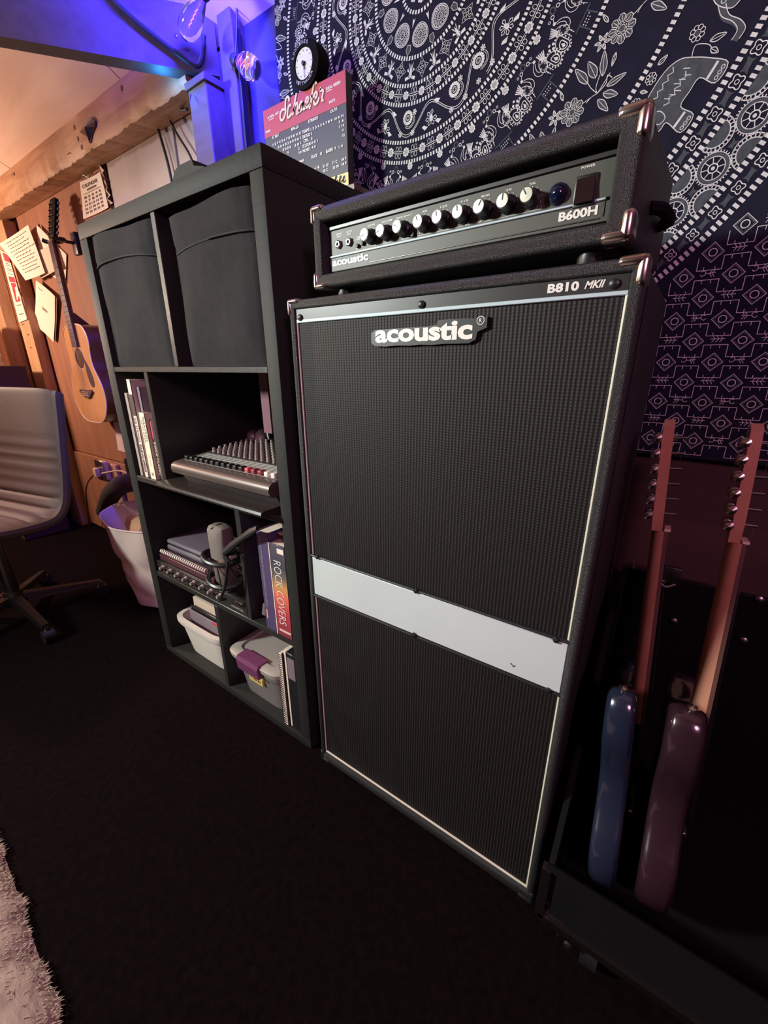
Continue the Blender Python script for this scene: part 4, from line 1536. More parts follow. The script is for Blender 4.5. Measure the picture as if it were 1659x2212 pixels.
text_fit(mb, 'COMP', pf, kx[0] + 0.012, kx[0] + 0.022, 0.0735, 0.0757, 0.01)
text_fit(mb, 'NOTCH', pf, -0.075, -0.062, 0.0735, 0.0757, 0.01)
text_fit(mb, 'EQUALIZER', pf, 0.040, 0.066, 0.0742, 0.0766, 0.01)
text_fit(mb, 'POWER', pf, 0.196, 0.212, 0.1075, 0.1100, 0.02)
for (a, b2) in ((kx[0], kx[0] + 0.010), (kx[1] - 0.010, kx[1] + 0.006), (-0.062, -0.050), (kx[3] - 0.012, 0.036), (0.070, kx[8] + 0.014)):
    mb.ribbon([(a, 0.0747), (b2, 0.0747)], 0.0005, pf)
for a in (kx[0], kx[1] + 0.006, -0.050, kx[3] - 0.012, kx[8] + 0.014, -0.1635):
    mb.ribbon([(a, 0.0747), (a, 0.079)], 0.0005, pf)
mb.build('panel_print', M['letter'], t, smooth=False, fixn=False)['kind'] = 'stuff'
# knobs: body > cap, pointer line
angs = [200, 195, 155, 110, 100, 95, 60, 85, 120]
kb = MB().lathe([(0.0118, 0), (0.0118, 0.003), (0.0098, 0.005), (0.0092, 0.0195), (0.0, 0.0195)], (0, 0, 0), (0, -1, 0), 24)
kcap = MB().lathe([(0.0082, 0.0195), (0.0080, 0.0207), (0.0, 0.0208)], (0, 0, 0), (0, -1, 0), 24)
k0 = None
for x, a in zip(kx, angs):
    if k0 is None:
        k0 = kb.build('knob', M['black'], t)
        c0 = kcap.build('knob_cap', M['knobcap'], k0)
        pl = MB().box(0.0005, 0.0076, -0.02125, -0.0207, -0.0006, 0.0006).build('pointer_line', M['blackink'], k0, smooth=False)
        pl.rotation_euler = (0, -radians(a), 0)
        k0.location = (x, PY, kz)
    else:
        k = copy_part(k0, t, (x, PY, kz))
        copy_part(c0, k)
        p2 = copy_part(pl, k)
        p2.rotation_euler = (0, -radians(a), 0)
# jacks, toggles
for px, py in ((730, 528), (753, 522.6)):
    p = amp_pt(px, py, PY - 0.003)
    j = MB().lathe([(0.0072, 0), (0.0072, 0.0035), (0.0050, 0.0050), (0.0036, 0.0050), (0.0034, 0.0)], (p.x, PY, p.z), (0, -1, 0), 6).build('input_jack', M['steel'], t, ang=20)
    MB().lathe([(0.0036, 0.0045), (0.0, 0.0045)], (p.x, PY, p.z), (0, -1, 0), 16).build('jack_hole', M['blackmatte'], j)
for px, py in ((771, 531), (891, 506), (782, 525)):
    p = amp_pt(px, py, PY - 0.003)
    MB().lathe([(0.0035, 0), (0.0035, 0.005), (0.0, 0.0055)], (p.x, PY, p.z), (0, -1, 0), 12).build('push_button', M['black'], t)
jp = amp_pt(1202, 417, PY - 0.006)
mb = MB().lathe([(0.0125, 0), (0.0125, 0.002), (0.0112, 0.0035), (0.009, 0.008), (0.005, 0.0108), (0.0, 0.0118)], (jp.x, PY, jp.z), (0, -1, 0), 28)
mb.build('blue_jewel_lamp', M['bluejewel'], t)['label'] = 'dark blue jewel lamp'
sp = amp_pt(1264, 408, PY - 0.003)
sw = MB().rbox(sp.x - 0.0135, sp.x + 0.0135, PY - 0.003, PY + 0.004, sp.z - 0.0185, sp.z + 0.0155, 0.002, 2).build('power_switch', M['black'], t)
mb = MB()
x0, x1, z0, z1 = sp.x - 0.0105, sp.x + 0.0105, sp.z - 0.0150, sp.z + 0.0120
mb.hexa([(x0, PY - 0.0075, z0), (x1, PY - 0.0075, z0), (x1, PY, z0), (x0, PY, z0), (x0, PY - 0.0035, z1), (x1, PY - 0.0035, z1), (x1, PY, z1), (x0, PY, z1)])
mb.build('rocker', M['rocker'], sw, smooth=False)
for sx in (-1, 1):
    for sz, z in ((1, H1), (-1, H0)):
        cut_corner('corner_protector', sx * HW, sx, FY, z, sz, t, L=0.036 if sx > 0 else 0.030, wd=0.021 if sx > 0 else 0.016, D=0.034)
    for y in (FY + 0.035, BY - 0.035):
        MB().lathe([(0.014, 0), (0.016, 0.004), (0.014, H0 + 0.003)], (sx * (HW - 0.05), y, 0), (0, 0, 1), 14).build('foot', M['black'], t)
# rear corner of the head's right side: strap handle
mb = MB()
mb.tube(catmull([(HW - 0.002, -0.03, H0 + 0.055), (HW + 0.012, -0.01, H0 + 0.055), (HW + 0.014, 0.05, H0 + 0.055), (HW - 0.002, 0.07, H0 + 0.055)], 5), 0.008, 8)
mb.build('side_handle', M['blackmatte'], t)

# ================================================================== scoreboard sign with clock
SYF = 0.995
SX0, SX1, SZ0, SZ1 = -1.112, -0.813, ZC + 0.392, ZC + 0.664
t = thing('scoreboard_sign', 'vintage red and charcoal scoreboard beer sign with a round clock on top', 'sign', ((SX0 + SX1) / 2, SYF + 0.01, SZ0))
MB().rbox(SX0, SX1, SYF, SYF + 0.024, SZ0, SZ1, 0.0015, 1).build('board', M['signblack'], t)
MB().box(SX0 + 0.0003, SX1 - 0.0003, SYF - 0.0008, SYF, SZ1 - 0.062, SZ1 - 0.0003).build('red_panel', M['signred'], t, smooth=False)
MB().box(SX0 + 0.0003, SX1 - 0.0003, SYF - 0.0008, SYF, SZ0, at(748, 373, SYF).z).build('yellow_panel', M['signyellow'], t, smooth=False)
SW, SH = SX1 - SX0, SZ1 - SZ0
sf = lambda off: (lambda u, v: Vector((SX0 + u * SW, SYF - off, SZ1 - v * SH)))


def spt(px, py):
    p = at(px, py, SYF - 0.001)
    return ((p.x - SX0) / SW, (SZ1 - p.z) / SH)


# the script wordmark, drawn as a brush stroke
z8 = lambda x, y: spt(560 + x / 7.9, 140 + y / 7.9)
strokes = [
    [(515, 630), (512, 575), (490, 548), (460, 585), (450, 690), (455, 800), (430, 900), (395, 950), (365, 920), (368, 830), (400, 770), (440, 765)],
    [(545, 715), (535, 690), (505, 720), (488, 820), (490, 900), (520, 890), (560, 830)],
    [(640, 485), (615, 620), (590, 760), (575, 870)],
    [(582, 800), (620, 690), (655, 655), (660, 720), (645, 830), (665, 825), (695, 770)],
    [(745, 640), (715, 640), (690, 720), (690, 795), (720, 780), (745, 700), (750, 640), (748, 740), (770, 760), (795, 720)],
    [(795, 690), (840, 610), (835, 555), (805, 590), (795, 690), (810, 735), (850, 700), (880, 650)],
    [(980, 335), (965, 300), (940, 320), (915, 450), (895, 600), (860, 760)],
    [(870, 560), (930, 520)],
    [(930, 600), (985, 540), (985, 470), (950, 500), (935, 600), (950, 680), (1000, 640), (1025, 560)],
    [(1035, 430), (1055, 400), (1050, 440), (1095, 440), (1085, 520), (1075, 610), (1105, 600)],
]
mb, mb2 = MB(), MB()
for s in strokes:
    pts = catmull([z8(*p) for p in s], 5)
    pts = [(SX0 + u * SW, SZ1 - v * SH) for u, v in pts]
    mb.ribbon(pts, 0.0054, lambda u, v: Vector((u, SYF - 0.0022, v)))
    mb2.ribbon([(u + 0.0008, v - 0.0012) for u, v in pts], 0.0066, lambda u, v: Vector((u, SYF - 0.0014, v)))
mb.build('script_lettering', M['cream'], t, smooth=False, fixn=False)
mb2.build('script_backing', mat('dark_red_shade', lin((92, 34, 44)), 0.5), t, smooth=False, fixn=False)


def stext(mb, s, px0, py0, px1, py1, hpx, bold=0.03, off=0.0015):
    """text from pixel baseline start to baseline end; hpx is its height in pixels."""
    a, b = spt(px0, py0), spt(px1, py1)
    c_ = spt(px0, py0 - hpx)
    h = abs(a[1] - c_[1])
    vb = (a[1] + b[1]) / 2
    text_fit(mb, s, lambda u, v: sf(off)(u, -v), a[0], b[0], -vb, -(vb - h), bold)


q8 = lambda x, y: (560 + x / 7.9, 250 + y / 7.9)
r8 = lambda x, y: (560 + x / 7.9, 140 + y / 7.9)
mb = MB()
for s, p0, p1, h in (('A REAL HIT!', r8(145, 925), r8(345, 845), 6), ('REAL BEER!', r8(1145, 430), r8(1390, 330), 7)):
    stext(mb, s, *p0, *p1, h, 0.03)
for p0, p1 in ((r8(172, 945), r8(250, 915)), (r8(1145, 462), r8(1245, 420))):
    a, b = spt(*p0), spt(*p1)
    mb.ribbon([(a[0], (a[1] + b[1]) / 2), (b[0], (a[1] + b[1]) / 2)], 0.006, sf(0.0015))
rows = [('NITE', r8(1195, 660), r8(1300, 630), 6), ('OUTS', r8(1215, 820), r8(1335, 785), 7),
        ('STRIKES', q8(835, 130), q8(1005, 60), 7), ('BALLS', q8(550, 260), q8(675, 210), 7), ('AT BAT', q8(220, 405), q8(340, 355), 7), ('UMPIRE', q8(112, 305), q8(195, 275), 5),
        ('1 2 3 4 5 6 7 8 9 R H E', q8(235, 510), q8(712, 330), 6), ('TEAMS', q8(735, 310), q8(860, 262), 7), ('1 2 3 4 5 6 7 8 9 10 R H', q8(880, 245), q8(1440, 35), 6),
        ('0 0 4 0 2 0 0 0 6 1', q8(322, 560), q8(712, 405), 6), ('CHICAGO', q8(735, 395), q8(872, 345), 7), ('2', q8(885, 335), q8(910, 328), 6), ('3  6', q8(1360, 135), q8(1440, 100), 6),
        ('0 0 0 6', q8(405, 605), q8(545, 555), 6), ('2 0 1', q8(605, 535), q8(718, 490), 6), ('CIN.', q8(760, 465), q8(845, 430), 7), ('5', q8(888, 415), q8(912, 408), 6), ('1 14', q8(1365, 215), q8(1455, 180), 6),
        ('2', q8(670, 585), q8(692, 578), 6), ('ST.LOUIS', q8(742, 555), q8(882, 500), 7), ('0 0 1', q8(893, 490), q8(1000, 450), 6), ('9', q8(1422, 275), q8(1442, 268), 6),
        ('6', q8(485, 650), q8(508, 640), 6), ('10', q8(680, 660), q8(725, 640), 6), ('MILWKE', q8(745, 635), q8(862, 590), 7), ('4 0', q8(898, 570), q8(965, 545), 6), ('12', q8(1420, 365), q8(1462, 350), 6),
        ('UMPIRES', q8(640, 825), q8(768, 780), 5), ('PLATE', q8(895, 740), q8(993, 700), 7), ('8', q8(1045, 680), q8(1072, 670), 7), ('BASES', q8(1145, 640), q8(1258, 598), 7), ('7  1 4', q8(1285, 585), q8(1430, 535), 6),
        ('4 1B', q8(945, 925), q8(1030, 895), 6), ('21 CF', q8(1088, 890), q8(1188, 855), 6), ('17 C', q8(1252, 830), q8(1335, 800), 6), ('34 P', q8(1408, 778), q8(1490, 745), 6),
        ('18 C', q8(1095, 970), q8(1178, 940), 6), ('22 1B', q8(1258, 915), q8(1360, 875), 6), ('18 P', q8(1412, 860), q8(1492, 828), 6)]
for s, p0, p1, h in rows:
    stext(mb, s, *p0, *p1, h, 0.03)
mb.build('score_lettering', M['letter'], t, smooth=False, fixn=False)
mb = MB()
for x0_ in (1290, 1365, 1425):
    p = [(x0_, 1120), (x0_ + 30, 1050), (x0_ + 25, 1030), (x0_ + 10, 1060), (x0_ + 12, 1130), (x0_ + 40, 1120), (x0_ + 50, 1090)]
    mb.ribbon([spt(*q8(x, y)) for x, y in catmull(p, 4)], 0.012, sf(0.0016))
mb.build('script_signature', M['blackink'], t, smooth=False, fixn=False)
# round clock on the top edge
cc = at(656, 137, SYF - 0.010)
ck = MB()
rr = 0.0505
ck.lathe([(0.0, 0.045), (rr * 0.80, 0.0451), (rr * 0.98, 0.040), (rr, 0.028), (rr * 0.95, 0.004), (rr * 0.62, 0.0), (rr * 0.60, 0.004), (0.0, 0.004)], (cc.x, SYF - 0.012, cc.z), (0, 1, 0), 40)
clock = ck.build('clock', M['blackmatte'], t)
cy = SYF - 0.0090
MB().lathe([(0.0, 0), (rr * 0.60, 0)], (cc.x, cy, cc.z), (0, -1, 0), 36).build('dial', M['dial'], clock)
fcl = lambda off: (lambda u, v: Vector((cc.x + u, cy - off, cc.z + v)))
mb = MB()
for j in range(12):
    a = 2 * pi * j / 12
    mb.ribbon([(0.0235 * cos(a), 0.0235 * sin(a)), (0.0265 * cos(a), 0.0265 * sin(a))], 0.0014, fcl(0.0006))
mb.build('hour_marks', M['blackink'], clock, smooth=False, fixn=False)
mb = MB()
mb.ribbon([(0, 0.004), (0.0005, -0.025)], 0.0018, fcl(0.0022))
mb.ribbon([(0, 0), (0.002, -0.012)], 0.0032, fcl(0.0018))
mb.lathe([(0.005, 0.0), (0.004, 0.004), (0.0, 0.0045)], (cc.x, cy - 0.0015, cc.z), (0, -1, 0), 12)
mb.build('hands', M['blackink'], clock, smooth=False)
mb = MB()
for word, a0, a1, rad, inv in (('LONGINES', 150, 62, 0.0385, 1), ('WITTNAUER', 232, 318, 0.0385, -1)):
    for j, ch in enumerate(word):
        if ch == ' ':
            continue
        a = radians(a0 + (a1 - a0) * j / (len(word) - 1))
        c0_, s0_ = cos(a), sin(a)
        def g_(u, v, a=a, inv=inv, rad=rad):
            # u along the rim, v outward (or inward for the lower word)
            tx, tz = (sin(a), -cos(a)) if inv == 1 else (-sin(a), cos(a))
            ox, oz = (cos(a), sin(a)) if inv == 1 else (-cos(a), -sin(a))
            return Vector((cc.x + rad * cos(a) + tx * u + ox * v, SYF - 0.0135, cc.z + rad * sin(a) + tz * u + oz * v))
        text_fit(mb, ch, g_, -0.0028, 0.0028, -0.0035, 0.0035, 0.02)
mb.build('rim_lettering', mat('grey_lettering', lin((150, 150, 156)), 0.5), clock, smooth=False, fixn=False)
# short pedestal joining clock and board
MB().rbox(cc.x - 0.018, cc.x + 0.022, SYF + 0.002, SYF + 0.022, SZ1 - 0.002, SZ1 + 0.012, 0.002, 1).build('clock_bracket', M['blackmatte'], t)
# thin brown wooden block lying on the shelf unit's top, right behind its edge
o = MB().rbox(-0.775, -0.738, 0.925, 1.03, ZC + 0.3915, ZC + 0.4065, 0.002, 1).build('wooden_block', M['mahog'])
tag(o, 'thin dark brown wooden block on the shelf unit beside the scoreboard sign', 'block')
# ================================================================== shelf unit
UX0, UX1, UYF, UYB = -1.560, -0.735, 0.645, 1.035
UT = 0.047
IX0, IX1 = UX0 + UT, UX1 - UT + 0.008
t = thing('shelf_unit', 'tall black-brown cube shelf unit standing against the wall', 'shelf', ((UX0 + UX1) / 2, (UYF + UYB) / 2, 0.0))
ZT, ZTB = ZC + 0.391, ZC + 0.353
MB().rbox(UX0, UX1, UYF, UYB, ZTB, ZT, 0.0018, 2).build('top_board', M['shelf'], t)
MB().rbox(UX0, IX0, UYF, UYB, 0.028, ZTB - 0.0005, 0.0018, 2).build('side_panel', M['shelf'], t)
MB().rbox(IX1, UX1, UYF, UYB, 0.028, ZTB - 0.0005, 0.0018, 2).build('side_panel', M['shelf'], t)
MB().rbox(UX0, UX1, UYF, UYB, 0.0, 0.028, 0.0018, 2).build('bottom_board', M['shelf'], t)
SH1, SH2, SH3 = (ZC - 0.016, ZC - 0.001), (ZC - 0.375, ZC - 0.356), (ZC - 0.745, ZC - 0.726)
for z0, z1 in (SH1, SH2, SH3):
    MB().rbox(IX0 + 0.0003, IX1 - 0.0003, UYF + 0.001, UYB, z0, z1, 0.0015, 1).build('shelf_board', M['shelfedge'], t)
for x, z0, z1 in ((-1.145, SH1[1], ZTB), (-1.322, SH2[1], SH1[0]), (-0.962, SH3[1], SH2[0]), (-1.145, 0.028, SH3[0])):
    MB().rbox(x - 0.010, x + 0.010, UYF + 0.002, UYB, z0 + 0.0003, z1 - 0.0003, 0.0015, 1).build('divider', M['shelfedge'], t)
ZB = 0.0285

# ------------------------------------------------------------------ fabric boxes
def fabric_box(x0, x1, z0, z1, yf, label, seed):
    rnd = random.Random(seed)
    t = thing('fabric_storage_box', label, 'storage box', ((x0 + x1) / 2, yf + 0.18, z0))
    nx, nz = 24, 24
    mb = MB()
    zs = z0 + (z1 - z0) * 0.815

    def f(s, tt):
        x = x0 + (x1 - x0) * s
        z = z0 + (z1 - z0) * tt
        e = min(s, 1 - s, tt) * 2
        b = -0.010 * min(1, e * 3) + 0.003 * sin(s * 9 + seed) * sin(tt * 7)
        if tt > 0.80:
            b -= 0.004
        r = 0.012
        dx = min(x - x0, x1 - x)
        y = yf + b + (0.010 if dx < r * 0.4 else 0)
        return Vector((x, y, z + (0.004 * sin(s * 5 + seed) if tt > 0.98 else 0)))
    mb.grid(f, nx, nz)
    mb.build('front_panel', M['fabricbox'], t)
    MB().rbox(x0 + 0.002, x1 - 0.002, yf + 0.001, yf + 0.36, z0 + 0.0005, z1 - 0.012, 0.006, 2).build('box_body', M['fabricbox'], t)
    # the stitched crease under the turned rim
    pts = []
    for i in range(21):
        s = i / 20
        p = f(s, 0.808 + 0.012 * sin(s * 3 + seed))
        pts.append((p.x, p.y - 0.0005, p.z - 0.012 + 0.010 * sin(pi * s)))
    MB().tube(pts, 0.0022, 6).build('crease', M['fabricdark'], t)
    return t


fabric_box(IX0 + 0.006, -1.162, SH1[1], ZTB - 0.006, UYF + 0.012, 'charcoal fabric storage box in the top row, next to the guitar wall', 1)
fabric_box(-1.098, IX1 - 0.006, SH1[1], ZTB - 0.018, UYF + 0.016, 'charcoal fabric storage box in the top row, next to the scoreboard sign', 4)

# dark rounded speaker-like object on top
pT = at(385, 372, 0.74)
t = thing('portable_speaker', 'dark rounded box standing on top of the shelf unit', 'speaker', (-1.20, 0.80, ZT))
x0_, x1_ = at(378, 384, 0.76).x, at(458, 360, 0.76).x
mb = MB()
poly = [(x0_, ZT + 0.0005), (x0_ + 0.002, ZT + 0.020), (x0_ + 0.010, ZT + 0.036), (x0_ + 0.026, ZT + 0.046), (x0_ + 0.045, ZT + 0.050), (x0_ + 0.105, ZT + 0.050), (x0_ + 0.110, ZT + 0.042), (x1_ - 0.01, ZT + 0.036), (x1_, ZT + 0.0005)]
hs__ = (at(430, 336, 0.745).z - ZT) / 0.050
poly = [(u, ZT + (v - ZT) * hs__) for u, v in poly]
mb.prism(poly, lambda u, v, w: Vector((u, w, v)), 0.745, 0.86)
mb.build('housing', M['shelf'], t, ang=50)
MB().rbox(x0_ + 0.05, x0_ + 0.10, 0.76, 0.845, ZT + 0.050 * hs__, ZT + 0.050 * hs__ + 0.003, 0.001, 1).build('top_plate', M['black'], t)

# ------------------------------------------------------------------ books in the second row
def book(label, x0, x1, z1, yf, m, z0=None, depth=0.2, cat='book', name='book', group='books beside the mixer', lean=0.0, pages=True):
    z0 = SH2[1] + 0.0003 if z0 is None else z0
    t = thing(name, label, cat, ((x0 + x1) / 2, yf + depth / 2, z0), group=group)
    mb = MB()
    w = 0.0012
    mb.rbox(x0, x1, yf, yf + 0.0035, z0, z1, 0.0008, 1)
    mb.rbox(x0, x0 + w, yf, yf + depth, z0, z1, 0.0004, 1)
    mb.rbox(x1 - w, x1, yf, yf + depth, z0, z1, 0.0004, 1)
    if lean:
        mb.xform(Matrix.Translation((0, 0, z0)) @ Matrix.Rotation(lean, 4, 'Y') @ Matrix.Translation((0, 0, -z0)))
    mb.build('cover', m, t)
    if pages:
        mb = MB().box(x0 + w, x1 - w, yf + 0.0035, yf + depth - 0.003, z0 + 0.002, z1 - 0.003)
        mb.build('pages', M['paper'], t, smooth=False)
    return t


def spine_text(t, s, x0, x1, z0, z1, yf, m='blackink', bold=0.0, shear=0.0, name='spine_lettering', down=True):
    """lettering running down a spine: u = along -z, v = along +x."""
    mb = MB()
    text_fit(mb, s, lambda u, v: Vector((v, yf - 0.0009, z1 - u)), 0.0, z1 - z0, x0, x1, bold, shear)
    mb.build(name, M[m] if isinstance(m, str) else m, t, smooth=False, fixn=False)


yf2 = UYF + 0.012
zs = SH2[1]
c_grey = mat('grey_spine', lin((168, 152, 142)), 0.6)
c_white = mat('white_spine', lin((214, 196, 184)), 0.6)
c_dim = mat('mauve_cover', lin((132, 118, 126)), 0.5)
c_cream = mat('cream_spine', lin((226, 214, 188)), 0.55)
c_dark = mat('dark_spine', lin((74, 64, 60)), 0.5)
bx = [-1.503, -1.487, -1.468, -1.446, -1.425, -1.392, -1.367, -1.350, -1.337]
b = book('slim grey magazine against the shelf side, tallest bare spine', bx[0], bx[1], zs + 0.275, yf2, c_grey)
b = book('slim pale magazine, second from the shelf side', bx[1] + 0.001, bx[2], zs + 0.305, yf2 + 0.006, c_white)
b = book('white book with dark block lettering down the spine', bx[2] + 0.001, bx[3], zs + 0.318, yf2 - 0.002, c_white)
MB().box(bx[2] + 0.0012, bx[3] - 0.0002, yf2 - 0.0028, yf2 - 0.002, zs + 0.205, zs + 0.272).build('dark_patch', c_dark, b, smooth=False)
spine_text(b, 'SIX STRINGS', bx[2] + 0.004, bx[3] - 0.006, zs + 0.120, zs + 0.198, yf2 - 0.002, 'blackink')
spine_text(b, 'SCALES AND ARPEGGIOS', bx[2] + 0.005, bx[3] - 0.004, zs + 0.018, zs + 0.112, yf2 - 0.002, 'blackink', 0.03)
b = book('narrow mauve-grey book between two white spines', bx[3] + 0.001, bx[4], zs + 0.295, yf2 + 0.012, c_dim)
b = book('tall dim grey book with big dark TI on its face', bx[4] + 0.028, bx[4] + 0.075, zs + 0.300, yf2 + 0.040, c_dim, depth=0.16)
mb = MB()
text_fit(mb, 'TI', lambda u, v: Vector((u, yf2 + 0.040 - 0.001, v)), bx[4] + 0.036, bx[4] + 0.070, zs + 0.235, zs + 0.270, 0.03)
mb.build('face_lettering', M['blackink'], b, smooth=False, fixn=False)
b = book('thick cream songbook with serif lettering, in front of the TI book', bx[4] + 0.001, bx[5], zs + 0.218, yf2 - 0.004, c_cream, depth=0.03)
spine_text(b, 'MANFRED', bx[4] + 0.017, bx[5] - 0.003, zs + 0.128, zs + 0.205, yf2 - 0.004, 'ink', -0.005)
spine_text(b, 'PIANO BOOK', bx[4] + 0.006, bx[4] + 0.014, zs + 0.120, zs + 0.198, yf2 - 0.004, 'ink', -0.008)
spine_text(b, 'S', bx[4] + 0.012, bx[5] - 0.010, zs + 0.012, zs + 0.024, yf2 - 0.004, 'ink', 0.0)
spine_text(b, 'EDITION', bx[4] + 0.012, bx[5] - 0.012, zs + 0.045, zs + 0.085, yf2 - 0.004, 'paperdim', 0.0)
b = book('small book with a red and black spine top by the divider', bx[5] + 0.001, bx[6], zs + 0.196, yf2 + 0.008, c_dark, depth=0.03)
MB().box(bx[5] + 0.002, bx[6] - 0.012, yf2 + 0.0072, yf2 + 0.008, zs + 0.135, zs + 0.190).build('red_patch', mat('red_spine', lin((204, 84, 92)), 0.5), b, smooth=False)
spine_text(b, 'INSIDE CLASSIC', bx[5] + 0.006, bx[6] - 0.006, zs + 0.015, zs + 0.125, yf2 + 0.008, 'cream', 0.01)

# ------------------------------------------------------------------ tray and mixer
zt = SH2[1]
t = thing('keyboard_tray', 'flat black tray with a rounded shiny front edge under the mixer', 'tray', (-1.04, 0.78, zt))
mb = MB()
prof = [(0.606, zt + 0.004), (0.604, zt + 0.010), (0.607, zt + 0.016), (0.616, zt + 0.0185), (0.93, zt + 0.0185), (0.93, zt + 0.0005), (0.66, zt + 0.0005), (0.612, zt + 0.0015)]
mb.prism(prof, lambda u, v, w: Vector((w, u, v)), -1.297, -0.800)
mb.build('slab', mat('glossy_dark', lin((46, 40, 38)), 0.28), t)

zm = zt + 0.0187
t = thing('mixing_console', 'compact audio mixer with black, red and white faders on the tray', 'mixer', (-1.01, 0.78, zm))
mxl, mxr = -1.232, -0.790
mb = MB()
# side profile: stepped base, rounded bronze front lip, sloping top
base = [(0.668, zm + 0.0003), (0.660, zm + 0.012), (0.648, zm + 0.040), (0.95, zm + 0.050), (0.95, zm + 0.0003)]
mb.prism(base, lambda u, v, w: Vector((w, u, v)), mxl + 0.012, mxr - 0.004)
mb.build('base', mat('dark_base', lin((50, 42, 42)), 0.4), t)
lip = [(0.640, zm + 0.030), (0.630, zm + 0.036), (0.626, zm + 0.048), (0.630, zm + 0.060), (0.640, zm + 0.067), (0.655, zm + 0.069), (0.95, zm + 0.096), (0.95, zm + 0.050), (0.66, zm + 0.032)]
mb = MB()
mb.prism(lip, lambda u, v, w: Vector((w, u, v)), mxl, mxr)
mb.build('housing', M['mixbody'], t)


def mtop(x, y, h=0.0):
    z = zm + 0.069 + (y - 0.655) * (0.027 / 0.295)
    return Vector((x, y, z + h))


mb = MB()
xa, xb = mxl + 0.018, mxr - 0.010
for (ya, yb) in ((0.662, 0.742),):
    mb.add([mtop(xa, ya, 0.0006), mtop(xb, ya, 0.0006), mtop(xb, yb, 0.0006), mtop(xa, yb, 0.0006)], [(0, 1, 2, 3)])
mb.build('fader_panel', M['mixpanel'], t, smooth=False)
mb = MB()
mb.add([mtop(xa, 0.742, 0.0006), mtop(xb, 0.742, 0.0006), mtop(xb, 0.93, 0.0006), mtop(xa, 0.93, 0.0006)], [(0, 1, 2, 3)])
mb.build('knob_panel', mat('dark_mixer_panel', lin((58, 50, 48)), 0.45), t, smooth=False)
mb = MB()
nf = 16
fx = [xa + 0.012 + (xb - xa - 0.024) * i / (nf - 1) for i in range(nf)]
for x in fx:
    mb.add([mtop(x - 0.001, 0.668, 0.0010), mtop(x + 0.001, 0.668, 0.0010), mtop(x + 0.001, 0.736, 0.0010), mtop(x - 0.001, 0.736, 0.0010)], [(0, 1, 2, 3)])
mb.build('fader_slots', M['blackink'], t, smooth=False)
caps = {}
for i, x in enumerate(fx):
    m = M['black'] if i < 11 else (M['knobred'] if i == 11 else (M['knobpink'] if i < 14 else M['white']))
    y = 0.670
    mb = MB()
    p = mtop(x, y)
    mb.rbox(p.x - 0.0075, p.x + 0.0075, y - 0.009, y + 0.011, p.z + 0.001, p.z + 0.014, 0.003, 2)
    mb.build('fader_cap', m, t)
kk = MB().lathe([(0.0062, 0.0), (0.0060, 0.003), (0.0045, 0.004), (0.0042, 0.014), (0.0, 0.0145)], (0, 0, 0), (0, 0, 1), 10)
k0 = None
off = WLOC[t.name]
for i, x in enumerate(fx[:-1]):
    for j in range(8 if i < 12 else 6):
        p = mtop(x, 0.758 + 0.021 * j, 0.0008) - off
        if k0 is None:
            me_o = MB()
            me_o.v, me_o.f = [v + off for v in kk.v], kk.f
            k0 = me_o.build('knob', M['knobgrey'], t)
            k0.location = p
        else:
            copy_part(k0, t, p)

# headphones and strap behind the mixer
hp = at(570, 955, 0.90)
hx, hz = -1.02, zm + 0.10
t = thing('headphones', 'black headphones propped behind the mixer', 'headphones', (-0.90, 0.965, zm + 0.115))
p1, p2 = at(548, 944, 0.935), at(572, 947, 0.925)
hb = Vector(((p1.x + p2.x) / 2, 0.975, p2.z))
for p, r in ((p1, 0.026), (p2, 0.036)):
    mb = MB().lathe([(0.0, -0.018), (r * 0.6, -0.018), (r * 0.95, -0.010), (r, 0.0), (r * 0.9, 0.012), (r * 0.45, 0.016), (0.0, 0.016)], p, (0.8, -0.5, 0.25), 20)
    mb.build('ear_cup', M['mixbody'], t)
mb = MB()
mb.tube(catmull([tuple(p1 + Vector((0, 0, 0.01))), tuple((p1 + p2) / 2 + Vector((0.02, 0.03, 0.045))), tuple(p2 + Vector((0.02, 0.0, 0.03))), tuple(p2 + Vector((0.045, -0.01, -0.03)))], 6), 0.007, 8)
mb.build('headband', M['black'], t)
mb = MB()
a, b_ = at(566, 806, 0.80), at(574, 935, 0.80)
za_, zb2_ = b_.z, SH1[0] - 0.0005
mb.hexa([(a.x - 0.016, 0.80, za_), (a.x + 0.018, 0.80, za_), (a.x + 0.018, 0.805, za_), (a.x - 0.016, 0.805, za_), (a.x - 0.016, 0.80, zb2_), (a.x + 0.018, 0.80, zb2_), (a.x + 0.018, 0.805, zb2_), (a.x - 0.016, 0.805, zb2_)])
tag(mb.build('hanging_strap', M['strapm'], smooth=False), 'mauve webbing strap hanging behind the headphones', 'strap')

